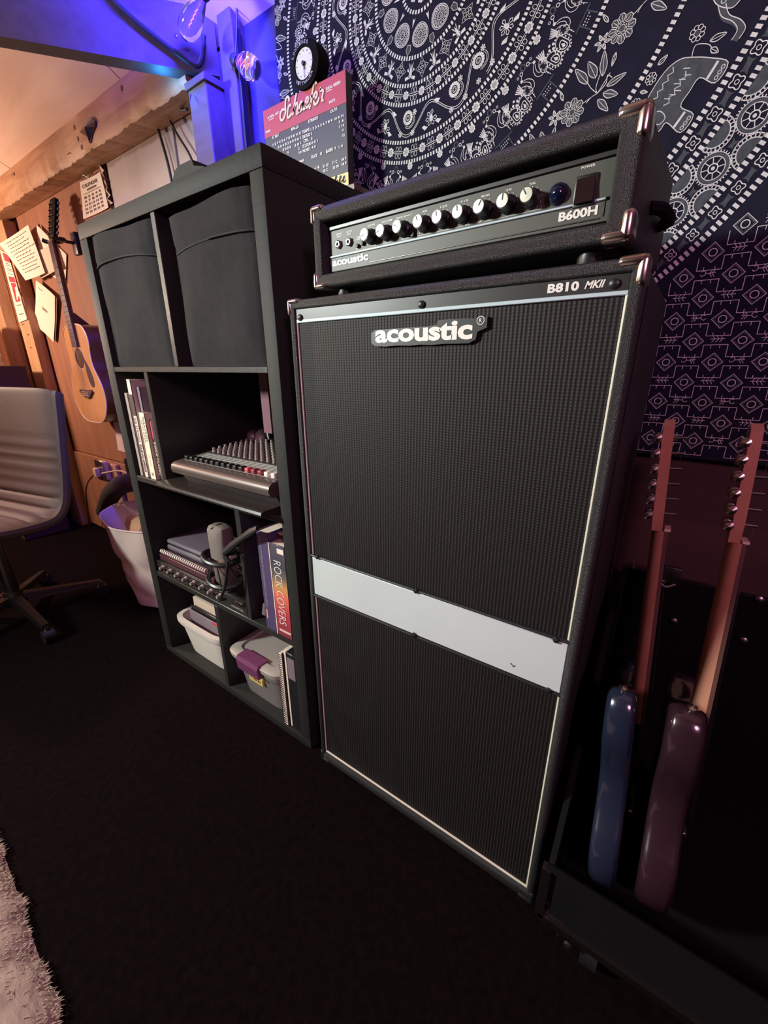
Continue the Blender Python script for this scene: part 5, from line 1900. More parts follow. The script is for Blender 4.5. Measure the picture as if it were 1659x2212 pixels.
# ------------------------------------------------------------------ third row: interface, notebook, case, microphone
z3 = SH3[1]
t = thing('audio_interface', 'black rack audio interface with a row of knobs under the microphone', 'audio interface', (-1.25, 0.78, z3))
xl, xr = IX0 + 0.006, -0.985
MB().rbox(xl, xr, 0.658, 0.90, z3 + 0.0005, z3 + 0.044, 0.002, 1).build('chassis', M['black'], t)
MB().rbox(xl - 0.003, xr + 0.003, 0.653, 0.658, z3 + 0.001, z3 + 0.044, 0.001, 1).build('front_plate', mat('scuffed_plate', lin((40, 36, 35)), 0.4), t)
kn = MB().lathe([(0.0085, 0), (0.008, 0.004), (0.006, 0.006), (0.0055, 0.016), (0.0, 0.0165)], (0, 0, 0), (0, -1, 0), 14)
k0 = None
off = WLOC[t.name]
for i in range(8):
    x = xl + 0.035 + i * 0.050
    jx = MB().lathe([(0.0125, 0), (0.0120, 0.003), (0.0095, 0.004), (0.0090, 0.0012), (0.0, 0.0012)], (x - 0.016, 0.653, z3 + 0.018), (0, -1, 0), 16).build('combo_jack', M['darksteel'], t)
    for (dx, dz) in ((0.010, 0.028),):
        p = Vector((x + dx, 0.653, z3 + dz)) - off
        if k0 is None:
            q = MB()
            q.v, q.f = [v + off for v in kn.v], kn.f
            k0 = q.build('knob', M['knobgrey'], t)
            k0.location = p
        else:
            copy_part(k0, t, p)
mb = MB()
for i in range(6):
    text_fit(mb, 'MIC', lambda u, v: Vector((u, 0.6525, v)), xl + 0.03 + i * 0.05, xl + 0.042 + i * 0.05, z3 + 0.036, z3 + 0.040, 0.01)
text_fit(mb, 'MONITOR', lambda u, v: Vector((u, 0.6525, v)), xr - 0.075, xr - 0.015, z3 + 0.006, z3 + 0.014, 0.03)
text_fit(mb, 'POWER', lambda u, v: Vector((u, 0.6525, v)), xr - 0.05, xr - 0.015, z3 + 0.030, z3 + 0.036, 0.03)
mb.build('panel_lettering', M['knobgrey'], t, smooth=False, fixn=False)
za = z3 + 0.0445
o = MB().rbox(xl + 0.004, -1.16, 0.664, 0.87, za + 0.0005, za + 0.022, 0.002, 1).build('maroon_box', M['maroon'])
tag(o, 'flat maroon box lying on the audio interface', 'box')
zn = za + 0.0225
t = thing('spiral_notebook', 'dark spiral-bound notebook with white comb binding under the grey case', 'notebook', (-1.34, 0.76, zn))
MB().rbox(xl + 0.004, -1.20, 0.672, 0.88, zn + 0.0005, zn + 0.009, 0.001, 1).build('cover', mat('dark_plum_cover', lin((58, 44, 50)), 0.5), t)
for i in range(24):
    x = xl + 0.010 + i * 0.0122
    MB().tube([(x, 0.668 + 0.006 * (1 - cos(a_)), zn + 0.0092 + 0.0062 * sin(a_)) for a_ in [pi * 2 * j / 9 for j in range(9)]], 0.0026, 5, True).build('binding_ring', M['white'], t)
zc_ = zn + 0.0125
t = thing('grey_case', 'grey soft-sided case with rounded corners lying on the notebook', 'case', (-1.38, 0.77, zc_))
mb = MB()
x0_, x1_ = -1.498, -1.255
mb.rbox(x0_, x1_, 0.692, 0.86, zc_ - 0.003, zc_ + 0.020, 0.010, 3)
mb.build('lower_shell', M['greycase'], t)
MB().rbox(x0_ + 0.002, x1_ - 0.002, 0.694, 0.858, zc_ + 0.0215, zc_ + 0.040, 0.010, 3).build('upper_shell', M['greycase'], t)
MB().rbox(x0_ + 0.003, x1_ - 0.003, 0.695, 0.857, zc_ + 0.0195, zc_ + 0.022, 0.001, 1).build('zip', M['black'], t)

# microphone in a shock mount
mc = Vector((-1.088, 0.668, z3))
t = thing('condenser_microphone', 'champagne grey large condenser microphone in a black shock mount', 'microphone', (mc.x, mc.y, za))
def stad(rx, ry, n=28, p=2.8):
    out = []
    for i in range(n):
        a = 2 * pi * i / n
        c_, s_ = cos(a), sin(a)
        out.append((rx * math.copysign(abs(c_) ** (2 / p), c_), ry * math.copysign(abs(s_) ** (2 / p), s_)))
    return out
def loft(mb, secs, n=28, p=2.8):
    vs = []
    for (x, y, z, rx, ry) in secs:
        vs += [(x + u, y + v, z) for u, v in stad(rx, ry, n, p)]
    fs = [(i * n + k, i * n + (k + 1) % n, (i + 1) * n + (k + 1) % n, (i + 1) * n + k) for i in range(len(secs) - 1) for k in range(n)]
    fs += [tuple(range(n - 1, -1, -1)), tuple(range((len(secs) - 1) * n, len(secs) * n))]
    return mb.add(vs, fs)
zb_, ztp = ZC - 0.560, ZC - 0.452
mb = loft(MB(), [(mc.x, mc.y, zb_, 0.040, 0.030), (mc.x, mc.y, zb_ + 0.06, 0.0405, 0.030), (mc.x, mc.y, ztp - 0.016, 0.040, 0.030), (mc.x, mc.y, ztp - 0.006, 0.036, 0.026), (mc.x, mc.y, ztp, 0.024, 0.016)])
mb.build('head_grille', M['mesh'], t)
mb = loft(MB(), [(mc.x, mc.y, zb_ - 0.003, 0.0415, 0.031), (mc.x, mc.y, zb_ + 0.003, 0.0415, 0.031)])
mb.build('chrome_band', M['chrome'], t)
mb = loft(MB(), [(mc.x, mc.y, za + 0.022, 0.018, 0.018), (mc.x, mc.y, za + 0.04, 0.034, 0.028), (mc.x, mc.y, zb_ - 0.003, 0.040, 0.030)])
mb.build('body', M['mic'], t)
MB().tube([(mc.x, mc.y - 0.0285, ztp - 0.005), (mc.x, mc.y, ztp + 0.0015), (mc.x, mc.y + 0.0285, ztp - 0.005)], 0.0016, 6).build('grille_seam', M['black'], t)
for (zz_, rx_, ry_, rt) in ((zb_ + 0.004, 0.068, 0.056, 0.0080), (za + 0.045, 0.064, 0.052, 0.0080)):
    MB().tube([(mc.x + rx_ * cos(a_), mc.y + ry_ * sin(a_), zz_ + 0.004 * sin(a_ * 2)) for a_ in [2 * pi * j / 32 for j in range(32)]], rt, 8, True).build('mount_ring', M['black'], t)
for j in range(6):
    a_ = 2 * pi * j / 6 + 0.4
    MB().tube([(mc.x + 0.068 * cos(a_), mc.y + 0.056 * sin(a_), zb_ + 0.004), (mc.x + 0.044 * cos(a_ + 0.35), mc.y + 0.034 * sin(a_ + 0.35), zb_ - 0.02), (mc.x + 0.064 * cos(a_ + 0.7), mc.y + 0.052 * sin(a_ + 0.7), za + 0.045)], 0.0024, 6).build('elastic_band', M['black'], t)
MB().lathe([(0.012, za - z3 + 0.0005 - 0.0445 + 0.0), (0.013, 0.006), (0.010, 0.022), (0.0, 0.023)], (mc.x, mc.y, za + 0.0008), (0, 0, 1), 16).build('connector', M['steel'], t)
mb = MB()
arm = [(mc.x + 0.060, mc.y - 0.010, zb_ + 0.012), (mc.x + 0.075, mc.y - 0.024, zb_ + 0.030), (mc.x + 0.105, mc.y - 0.036, zb_ + 0.055), (mc.x + 0.122, mc.y - 0.040, zb_ + 0.072)]
arm = [tuple(at(486, 1192, 0.640)), tuple(at(500, 1180, 0.632)), tuple(at(520, 1164, 0.626)), tuple(at(540, 1150, 0.622)), tuple(at(556, 1141, 0.620))]
mb.tube(arm, [0.013, 0.015, 0.011, 0.013, 0.008], 8, flat=0.6)
mb.build('swivel_arm', M['black'], t)
MB().cyl((mc.x + 0.066, mc.y - 0.036, zb_ + 0.026), (mc.x + 0.066, mc.y + 0.004, zb_ + 0.026), 0.012, 0.012, 14).build('swivel_knob', M['black'], t)
MB().cyl((mc.x + 0.112, mc.y - 0.052, zb_ + 0.046), (mc.x + 0.118, mc.y - 0.034, zb_ + 0.050), 0.007, 0.006, 10).build('thread_insert', M['chrome'], t)
cable('thin black microphone cable hanging from the shock mount over the interface', [(mc.x + 0.108, mc.y - 0.056, zb_ + 0.040), (mc.x + 0.100, mc.y - 0.060, zb_), (mc.x + 0.085, mc.y - 0.064, zb_ - 0.05), (mc.x + 0.055, mc.y - 0.064, za + 0.020), (mc.x + 0.040, mc.y - 0.040, za + 0.005)], 0.004)
# roll of tape behind the mount
o = MB().lathe([(0.020, 0.0), (0.036, 0.0), (0.036, 0.046), (0.020, 0.046), (0.020, 0.0)], (-1.022, 0.775, za + 0.0005), (0, 0, 1), 24, caps=False).build('tape_roll', M['white'])
tag(o, 'white roll of tape standing behind the microphone mount', 'tape')
o = MB().lathe([(0.020, 0.0), (0.036, 0.0), (0.036, 0.026), (0.020, 0.026), (0.020, 0.0)], (-1.022, 0.775, za + 0.047), (0, 0, 1), 24, caps=False).build('tape_roll', M['maroon'])
tag(o, 'dark red roll of tape on top of the white tape roll', 'tape')

# right compartment: soft round pouch and two big books
o = loft(MB(), [(-0.921, 0.74, z3 + 0.0005, 0.022, 0.06), (-0.921, 0.74, z3 + 0.02, 0.029, 0.075), (-0.921, 0.74, z3 + 0.05, 0.026, 0.068), (-0.921, 0.74, z3 + 0.068, 0.012, 0.035)], p=2.2).build('soft_pouch', M['greycase'])
tag(o, 'dark grey rounded pouch between the divider and the big books', 'pouch')
yb3 = UYF + 0.004
c_plum = mat('plum_spine', lin((78, 66, 100)), 0.35)
b = book('tall plum-blue hardback book beside the rainbow-spined book', -0.887, -0.842, z3 + 0.308, yb3, c_plum, z0=z3 + 0.0003, depth=0.21, group='big books in the third row')
spine_text(b, 'THE ENCYCLOPEDIA OF GUITAR MAKING AND DESIGN', -0.878, -0.869, z3 + 0.075, z3 + 0.295, yb3, 'knobgrey', 0.0)
MB().box(-0.880, -0.875, yb3 - 0.0008, yb3, z3 + 0.034, z3 + 0.064).build('orange_mark', mat('orange_mark', lin((226, 150, 110)), 0.5), b, smooth=False)
rg = gradient_mat('rainbow_spine', [(0.0, lin((126, 52, 66))), (0.28, lin((176, 64, 72))), (0.46, lin((214, 110, 84))), (0.56, lin((190, 140, 84))), (0.66, lin((104, 96, 88))), (0.78, lin((66, 64, 76))), (1.0, lin((84, 80, 92)))], 'Z', 0.0, 0.285)
zr0 = z3 + 0.0003
b = book('thick book with ROCK COVERS lettering on a rainbow spine', -0.838, IX1 - 0.004, z3 + 0.285, yb3 - 0.002, rg, z0=zr0, depth=0.22, group='big books in the third row')
rw = IX1 - 0.004 + 0.838
spine_text(b, 'ROCK COVERS', -0.838 + rw * 0.25, -0.838 + rw * 0.72, z3 + 0.040, z3 + 0.238, yb3 - 0.002, 'letter', -0.012, 0.0)
MB().box(-0.838, -0.835, yb3 - 0.0032, yb3 - 0.002, zr0, z3 + 0.285).build('spine_edge', M['paper'], b, smooth=False)
MB().box(-0.838 + rw * 0.55, IX1 - 0.006, yb3 - 0.0030, yb3 - 0.002, z3 + 0.262, z3 + 0.276).build('white_flash', M['paper'], b, smooth=False)
MB().box(-0.838 + rw * 0.2, IX1 - 0.006, yb3 - 0.0030, yb3 - 0.002, z3 + 0.016, z3 + 0.022).build('pink_bar', M['paperdim'], b, smooth=False)
o = MB().rbox(-0.836, IX1 - 0.004, yb3 + 0.03, yb3 + 0.22, z3 + 0.2856, z3 + 0.303, 0.002, 1).build('flat_book', M['maroon'])
tag(o, 'dark red book lying flat on top of the rainbow-spined book', 'book')

# ------------------------------------------------------------------ bottom row
def open_bin(t, name, x0, x1, y0, y1, z0, z1, m, taper=0.88, th=0.003, rim=0.012, rimh=0.016):
    cx_, cy_ = (x0 + x1) / 2, (y0 + y1) / 2
    hw, hd = (x1 - x0) / 2 - rim, (y1 - y0) / 2 - rim
    secs = [(cx_, cy_, z0, hw * taper, hd * taper), (cx_, cy_, z0 + 0.008, hw * (taper + 0.012), hd * (taper + 0.012)), (cx_, cy_, z1 - rimh * 1.8, hw, hd), (cx_, cy_, z1 - rimh * 1.8, hw + rim * 0.6, hd + rim * 0.6), (cx_, cy_, z1 - rimh, hw + rim, hd + rim), (cx_, cy_, z1, hw + rim, hd + rim), (cx_, cy_, z1, hw - 0.004, hd - 0.004), (cx_, cy_, z0 + 0.012, hw * taper - 0.004, hd * taper - 0.004)]
    return loft(MB(), secs, 36, 7.0).build(name, m, t)


bx0, bx1 = -1.483, -1.172
t = thing('white_bin', 'white plastic bin full of papers on the bottom shelf', 'bin', ((bx0 + bx1) / 2, 0.80, ZB))
open_bin(t, 'tub', bx0, bx1, 0.655, 0.96, ZB + 0.0003, ZC - 0.912, M['white'], 0.86)
zr = ZC - 0.912
ps = [('paperdim', 0.722, -0.845, 'cream folder standing in the white bin', 0.14), ('paper', 0.742, -0.835, 'white sheaf of papers standing in the white bin', 0.10), ('rug', 0.764, -0.826, 'tan booklet at the back of the white bin', 0.05)]
for i, (m, y, zt_, lab, ln) in enumerate(ps):
    mb = MB().rbox(-1.43 + 0.012 * i, -1.216, y, y + 0.014, ZB + 0.0128, ZC + zt_ - 0.006 * i, 0.001, 1)
    tag(mb.build('paper_stack', M[m]), lab, 'papers')
for i, (m, y, zt_, lab) in enumerate(((c_dim, 0.700, -0.888, 'mauve booklet with a red stripe at the front of the white bin'), (M['darksteel'], 0.708, -0.872, 'steel grey booklet just behind the mauve one in the white bin'))):
    mb = MB().rbox(-1.43, -1.216, y, y + 0.005, ZB + 0.0128, ZC + zt_, 0.001, 1)
    o = tag(mb.build('booklet', m), lab, 'booklet')
    if i == 0:
        MB().box(-1.28, -1.218, y - 0.001, y, ZC + zt_ - 0.010, ZC + zt_ - 0.0005).build('red_stripe', M['redink'], o, smooth=False)

bx0, bx1 = -1.118, -0.862
t = thing('clear_storage_bin', 'frosted clear storage bin with grey lid and purple latch', 'storage bin', ((bx0 + bx1) / 2, 0.80, ZB))
zl = ZC - 0.918
open_bin(t, 'tub', bx0 + 0.004, bx1, 0.650, 0.97, ZB + 0.0003, zl, M['clearbin'], 0.88, rim=0.010)
lid = loft(MB(), [((bx0 + bx1) / 2, 0.81, zl + 0.0005, (bx1 - bx0) / 2 + 0.002, 0.166), ((bx0 + bx1) / 2, 0.81, zl + 0.016, (bx1 - bx0) / 2 + 0.004, 0.168), ((bx0 + bx1) / 2, 0.81, zl + 0.022, (bx1 - bx0) / 2 - 0.004, 0.160), ((bx0 + bx1) / 2, 0.81, zl + 0.022, (bx1 - bx0) / 2 - 0.026, 0.138), ((bx0 + bx1) / 2, 0.81, zl + 0.016, (bx1 - bx0) / 2 - 0.030, 0.134)], 36, 8).build('lid', mat('grey_lid', lin((158, 150, 142)), 0.4), t)
lx0, lx1 = -1.050, -0.945
mb = MB()
mb.hexa([(lx0, 0.637, zl - 0.024), (lx1, 0.637, zl - 0.024), (lx1, 0.652, zl - 0.024), (lx0, 0.652, zl - 0.024), (lx0, 0.634, zl + 0.012), (lx1, 0.634, zl + 0.012), (lx1, 0.652, zl + 0.012), (lx0, 0.652, zl + 0.012)])
mb.hexa([(lx0, 0.634, zl + 0.012), (lx1, 0.634, zl + 0.012), (lx1, 0.680, zl + 0.022), (lx0, 0.680, zl + 0.022), (lx0, 0.640, zl + 0.026), (lx1, 0.640, zl + 0.026), (lx1, 0.680, zl + 0.026), (lx0, 0.680, zl + 0.026)])
mb.build('latch', M['purple'], t, smooth=False)
lb = MB().box(-1.022, -0.955, 0.6560, 0.6640, zl - 0.068, zl - 0.044).build('name_label', M['yellow'], t, smooth=False)
mb = MB()
text_fit(mb, 'CABLES', lambda u, v: Vector((u, 0.6555, v)), -1.016, -0.962, zl - 0.061, zl - 0.051, 0.03)
mb.build('label_writing', M['ink'], lb, smooth=False, fixn=False)

# notebooks at the right end
t = thing('sketch_pad', 'spiral-edged sketch pad leaning by the clear storage bin', 'notebook', (-0.84, 0.74, ZB))
MB().rbox(-0.848, -0.836, UYF + 0.004, UYF + 0.20, ZB + 0.0003, ZC - 0.800, 0.001, 1).build('pages', M['paper'], t)
MB().rbox(-0.8358, -0.8335, UYF + 0.004, UYF + 0.20, ZB + 0.0003, ZC - 0.797, 0.0008, 1).build('cover', M['black'], t)
for i in range(34):
    z = ZB + 0.012 + i * 0.0078
    MB().tube([(-0.8485 + 0.004 * (1 - cos(a_)), UYF + 0.004 + 0.003 * sin(a_) - 0.001, z) for a_ in [2 * pi * j / 7 for j in range(7)]], 0.0012, 4, True).build('binding_ring', M['darksteel'], t)
o = MB().rbox(-0.832, -0.822, UYF + 0.010, UYF + 0.20, ZB + 0.0003, ZC - 0.792, 0.001, 1).build('folder', M['paper'])
tag(o, 'white folder standing between the sketch pad and the black binder', 'folder')
t = thing('black_binder', 'black binder with a grey label at the end of the bottom shelf', 'binder', (-0.80, 0.74, ZB))
MB().rbox(-0.820, IX1 - 0.004, UYF + 0.006, UYF + 0.22, ZB + 0.0003, ZC - 0.785, 0.002, 1).build('cover', M['black'], t)
MB().box(-0.814, IX1 - 0.010, UYF + 0.0052, UYF + 0.006, ZC - 0.875, ZC - 0.800).build('spine_label', mat('grey_label', lin((120, 104, 110)), 0.5), t, smooth=False)
# ================================================================== acoustic guitar on the wall
GXc, GYt = -2.685, 0.988
zb0, zb1 = ZC - 0.292, ZC + 0.207       # body bottom and top
t = thing('acoustic_guitar', 'twelve-string acoustic guitar with pale spruce top hanging on the plywood wall', 'guitar', (GXc, 1.03, zb0))
half = [(0.0, 0.0), (0.085, 0.004), (0.150, 0.035), (0.194, 0.095), (0.203, 0.160), (0.185, 0.220), (0.150, 0.275), (0.136, 0.315), (0.138, 0.360), (0.148, 0.405), (0.140, 0.450), (0.108, 0.485), (0.060, 0.498), (0.0, 0.499)]
prof = catmull(half, 5)
outline = [(GXc + u, zb0 + v) for u, v in prof] + [(GXc - u, zb0 + v) for u, v in prof[-2:0:-1]]
mb = MB()
mb.prism(outline, lambda u, v, w: Vector((u, w, v)), GYt + 0.0035, GYt + 0.100)
mb.build('body', M['mahog'], t, ang=50)
hole_c = (GXc + 0.0, zb0 + 0.335)
# top with a real sound hole: ring of quads between hole and outline
n = len(outline)
vs = [Vector((u, GYt, v)) for u, v in outline]
hr = 0.050
for u, v in outline:
    a = atan2(v - hole_c[1], u - hole_c[0])
    vs.append(Vector((hole_c[0] + hr * cos(a), GYt, hole_c[1] + hr * sin(a))))
fs = [(i, (i + 1) % n, n + (i + 1) % n, n + i) for i in range(n)]
vs += [v + Vector((0, 0.0033, 0)) for v in vs]
fs += [tuple(2 * n + k for k in q[::-1]) for q in fs]
fs += [(i, (i + 1) % n, 2 * n + (i + 1) % n, 2 * n + i) for i in range(n)]
MB().add(vs, fs).build('soundboard', M['spruce'], t, ang=30)
MB().tube([(u, GYt + 0.001, v) for u, v in outline], 0.0028, 6, True).build('binding', M['cream'], t)
MB().lathe([(0.0, 0.0), (0.0505, 0.0)], (hole_c[0], GYt + 0.0036, hole_c[1]), (0, -1, 0), 36).build('sound_hole', M['blackmatte'], t)
for r_, w_ in ((0.055, 0.0030), (0.0635, 0.0012)):
    MB().ribbon(circ(hole_c[0], hole_c[1], r_, 40), w_, lambda u, v: Vector((u, GYt - 0.0006, v)), True).build('rosette', M['cream'], t, smooth=False, fixn=False)
pg = catmull([(0.040, 0.365), (0.058, 0.330), (0.088, 0.290), (0.112, 0.235), (0.110, 0.200), (0.090, 0.188), (0.066, 0.205), (0.052, 0.250), (0.052, 0.300)], 4, True)
mb = MB()
mb.prism([(GXc + u, zb0 + v) for u, v in pg], lambda u, v, w: Vector((u, w, v)), GYt - 0.0018, GYt - 0.0002)
mb.build('pickguard', M['pickguard'], t)
bz = zb0 + 0.158
mb = MB()
br_ = [(-0.085, 0.006), (-0.070, 0.018), (-0.030, 0.014), (0.030, 0.014), (0.070, 0.018), (0.085, 0.006), (0.060, -0.006), (0.040, -0.022), (0.0, -0.030), (-0.040, -0.022), (-0.060, -0.006)]
mb.prism([(GXc + u * 0.95, bz + v) for u, v in br_], lambda u, v, w: Vector((u, w, v)), GYt - 0.010, GYt)
bridge = mb.build('bridge', M['rosewood'], t)
MB().rbox(GXc - 0.040, GXc + 0.040, GYt - 0.013, GYt - 0.009, bz + 0.003, bz + 0.0065, 0.0008, 1).build('saddle', M['cream'], bridge)
for i in range(12):
    MB().lathe([(0.0028, 0), (0.0028, 0.003), (0.0, 0.004)], (GXc - 0.034 + 0.0124 * (i % 6), GYt - 0.010, bz - 0.006 - 0.009 * (i // 6)), (0, -1, 0), 8).build('bridge_pin', M['cream'], bridge)
# neck, fingerboard, frets
znut = ZC + 0.578
mb = MB()
secs = []
for i in range(7):
    f_ = i / 6
    z = zb1 - 0.004 + (znut - zb1) * f_
    w = 0.029 - 0.005 * f_
    secs.append([(GXc + w * cos(a), GYt - 0.004 + 0.022 * sin(a), z) for a in [pi * k / 8 for k in range(9)]])
vs = [p for s in secs for p in s]
fs = [(i * 9 + k, i * 9 + k + 1, (i + 1) * 9 + k + 1, (i + 1) * 9 + k) for i in range(6) for k in range(8)] + [(i * 9 + 8, i * 9, (i + 1) * 9, (i + 1) * 9 + 8) for i in range(6)]
fs += [tuple(range(9)), tuple(6 * 9 + k for k in range(8, -1, -1))]
mb.add(vs, fs)
neck = mb.build('neck', M['mahog'], t)
mb = MB()
zf0 = zb0 + 0.392
fb = [(GXc - 0.0300, zf0), (GXc + 0.0300, zf0), (GXc + 0.0235, znut), (GXc - 0.0235, znut)]
mb.prism(fb, lambda u, v, w: Vector((u, w, v)), GYt - 0.0115, GYt - 0.004)
fing = mb.build('fingerboard', M['rosewood'], t)
scale = znut - bz
for k in range(1, 21):
    z = znut - scale * (1 - 2 ** (-k / 12))
    if z < zf0 + 0.002:
        break
    w = 0.0235 + 0.0065 * (znut - z) / (znut - zf0)
    MB().tube([(GXc - w, GYt - 0.0118, z), (GXc + w, GYt - 0.0118, z)], 0.0013, 5).build('fret', M['steel'], fing)
MB().rbox(GXc - 0.0235, GXc + 0.0235, GYt - 0.0135, GYt - 0.004, znut, znut + 0.005, 0.0008, 1).build('nut', M['cream'], t)
# heel under the neck
MB().hexa([(GXc - 0.012, GYt + 0.010, zb1 - 0.002), (GXc + 0.012, GYt + 0.010, zb1 - 0.002), (GXc + 0.012, GYt + 0.085, zb1 - 0.002), (GXc - 0.012, GYt + 0.085, zb1 - 0.002), (GXc - 0.024, GYt + 0.008, zb1 + 0.055), (GXc + 0.024, GYt + 0.008, zb1 + 0.055), (GXc + 0.024, GYt + 0.016, zb1 + 0.055), (GXc - 0.024, GYt + 0.016, zb1 + 0.055)]).build('heel', M['mahog'], t)
# headstock tilted back
tl = radians(14)
hM = Matrix.Translation((GXc, GYt - 0.004, znut + 0.004)) @ Matrix.Rotation(-tl, 4, 'X')
mb = MB()
hs = [(-0.0235, 0.0), (-0.034, 0.022), (-0.038, 0.175), (-0.026, 0.190), (0.026, 0.190), (0.038, 0.175), (0.034, 0.022), (0.0235, 0.0)]
mb.prism(hs, lambda u, v, w: Vector((u, w, v)), 0.0, 0.015)
mb.xform(hM)
head = mb.build('headstock', M['blackmatte'], t)
for s in (-1, 1):
    for k in range(6):
        z = 0.030 + k * 0.0265
        mb = MB()
        mb.cyl((s * 0.036, 0.008, z), (s * 0.046, 0.008, z), 0.0022, 0.0022, 8)
        mb.rbox(min(s * 0.046, s * 0.060), max(s * 0.046, s * 0.060), 0.004, 0.012, z - 0.0065, z + 0.0065, 0.003, 2)
        mb.xform(hM)
        mb.build('tuner_button', M['darksteel'], head)
        mb = MB().cyl((s * 0.020, -0.010, z), (s * 0.020, 0.002, z), 0.003, 0.003, 8)
        mb.xform(hM)
        mb.build('tuner_post', M['steel'], head)
for k in range(12):
    u0 = -0.0195 + 0.039 * k / 11
    MB().tube([(GXc + u0 * 1.55, GYt - 0.0135, bz + 0.004), (GXc + u0, GYt - 0.0140, znut + 0.004)], 0.0004, 4).build('string', M['steel'], t)
# hanger
t = thing('guitar_hanger', 'black wall hanger yoke holding the acoustic guitar by its headstock', 'hanger', (GXc + 0.02, 1.10, znut))
MB().rbox(GXc - 0.025, GXc + 0.025, 1.080, 1.0995, znut - 0.04, znut + 0.06, 0.004, 2).build('wall_plate', M['black'], t)
MB().cyl((GXc, 1.085, znut + 0.012), (GXc, 1.03, znut + 0.012), 0.007, 0.007, 12).build('arm', M['black'], t)
mb = MB()
mb.tube(catmull([(GXc - 0.060, 0.968, znut + 0.012), (GXc - 0.052, 0.985, znut + 0.006), (GXc - 0.040, 1.024, znut + 0.010), (GXc, 1.032, znut + 0.012), (GXc + 0.040, 1.024, znut + 0.010), (GXc + 0.052, 0.985, znut + 0.006), (GXc + 0.060, 0.968, znut + 0.012)], 5), 0.0095, 10)
mb.build('yoke', M['black'], t)

# ================================================================== canvas basket and contents
bc = Vector((-2.005, 0.880, 0.0))
t = thing('canvas_basket', 'cream canvas basket with a rolled rim standing behind the shelf unit', 'basket', bc)
N, Hb = 48, 0.405


def bask(a, h, inset=0.0):
    k = h / Hb
    rx = 0.150 + 0.115 * k ** 0.9 - inset
    ry = 0.125 + 0.030 * k - inset
    wob = 0.010 * sin(3 * a + 9 * h) * min(1, h / 0.1) + 0.006 * sin(7 * a - 17 * h)
    fold = -0.030 * math.exp(-((h - 0.19) / 0.035) ** 2) * (0.5 + 0.5 * cos(a - 3.6)) - 0.016 * math.exp(-((h - 0.09 - 0.05 * sin(a * 2)) / 0.02) ** 2)
    rx += wob + fold
    ry += wob * 0.6 + fold * 0.6
    return Vector((bc.x - 0.115 * k + rx * cos(a), bc.y + 0.010 * k + ry * sin(a), h + (0.020 * sin(a) * k ** 6)))


mb = MB()
hs_ = [Hb * i / 22 for i in range(23)]
vs = [bask(2 * pi * k / N, h) for h in hs_ for k in range(N)]
fs = [(i * N + k, i * N + (k + 1) % N, (i + 1) * N + (k + 1) % N, (i + 1) * N + k) for i in range(22) for k in range(N)]
nin = len(vs)
vs += [bask(2 * pi * k / N, h, 0.004) for h in hs_ for k in range(N)]
fs += [tuple(nin + q for q in f[::-1]) for f in fs[:22 * N]]
fs += [(22 * N + k, 22 * N + (k + 1) % N, nin + 22 * N + (k + 1) % N, nin + 22 * N + k) for k in range(N)]
fs += [tuple(range(N - 1, -1, -1)), tuple(nin + k for k in range(N))]
mb.add(vs, fs)
mb.build('canvas_wall', M['canvas'], t, ang=80)
MB().tube([bask(2 * pi * k / N, Hb) for k in range(N)], 0.0045, 6, True).build('rim_binding', M['canvas'], t)
MB().tube([bask(3.35 + 0.02 * sin(i), Hb * i / 14 * 0.98, -0.002) for i in range(15)], 0.0028, 6).build('side_seam', mat('seam_shadow', lin((168, 138, 140)), 0.8), t)
# brown paper and a dark boot-like sleeve inside
def crumple(name, label, cat, c_, rx, ry, rz, m, seed, amp=0.35):
    rnd = random.Random(seed)
    bm = bmesh.new()
    bmesh.ops.create_icosphere(bm, subdivisions=3, radius=1.0)
    ks = [(Vector((rnd.uniform(-1, 1), rnd.uniform(-1, 1), rnd.uniform(-1, 1))).normalized(), rnd.uniform(0.55, 0.95)) for _ in range(22)]
    for v in bm.verts:
        for d_, h in ks:
            s = v.co.dot(d_)
            if s > h:
                v.co -= d_ * (s - h)
        v.co *= 1 + amp * 0.2 * rnd.uniform(-1, 1)
    mb = MB()
    bm.verts.index_update()
    mb.add([(c_[0] + v.co.x * rx, c_[1] + v.co.y * ry, c_[2] + v.co.z * rz) for v in bm.verts], [tuple(w.index for w in f.verts) for f in bm.faces])
    bm.free()
    return tag(mb.build(name, m, ang=25), label, cat)
crumple('brown_paper', 'crumpled brown packing paper on top in the canvas basket', 'paper', (-2.08, 0.88, 0.360), 0.16, 0.105, 0.060, M['kraft'], 3)
crumple('brown_paper', 'torn brown paper bag sticking up from the canvas basket', 'paper', (-1.975, 0.86, 0.445), 0.075, 0.045, 0.050, M['kraft'], 9)
sl = [at(226, 1105, 0.93), at(238, 1072, 0.93), at(258, 1050, 0.92), at(285, 1042, 0.92), at(310, 1046, 0.92), at(330, 1060, 0.92)]
o = MB().tube(catmull([tuple(p) for p in sl], 6), [0.050 - 0.012 * abs(i / 30 - 0.4) for i in range(31)], 14).build('dark_sleeve', mat('dark_fleece', lin((50, 38, 38)), 0.9, bump=0.3, bscale=60))
tag(o, 'dark brown padded sleeve poking out of the canvas basket', 'sleeve')
q = at(290, 1015, 0.99)
o = MB().rbox(q.x - 0.045, q.x + 0.10, 0.965, 1.02, q.z - 0.035, q.z + 0.06, 0.008, 2).build('power_adapter', M['blackmatte'])
tag(o, 'black power adapter plugged in beside the wall outlet', 'adapter')

# ================================================================== tan office chair
ca = radians(13)
croot = Vector((-2.40, 0.315, 0.0))
bo = Vector((0.06, 0.05, 0.0))
t = thing('office_chair', 'tan ribbed leather office chair on a metal star base', 'chair', croot, (0, 0, ca), world=False)
hw = 0.275


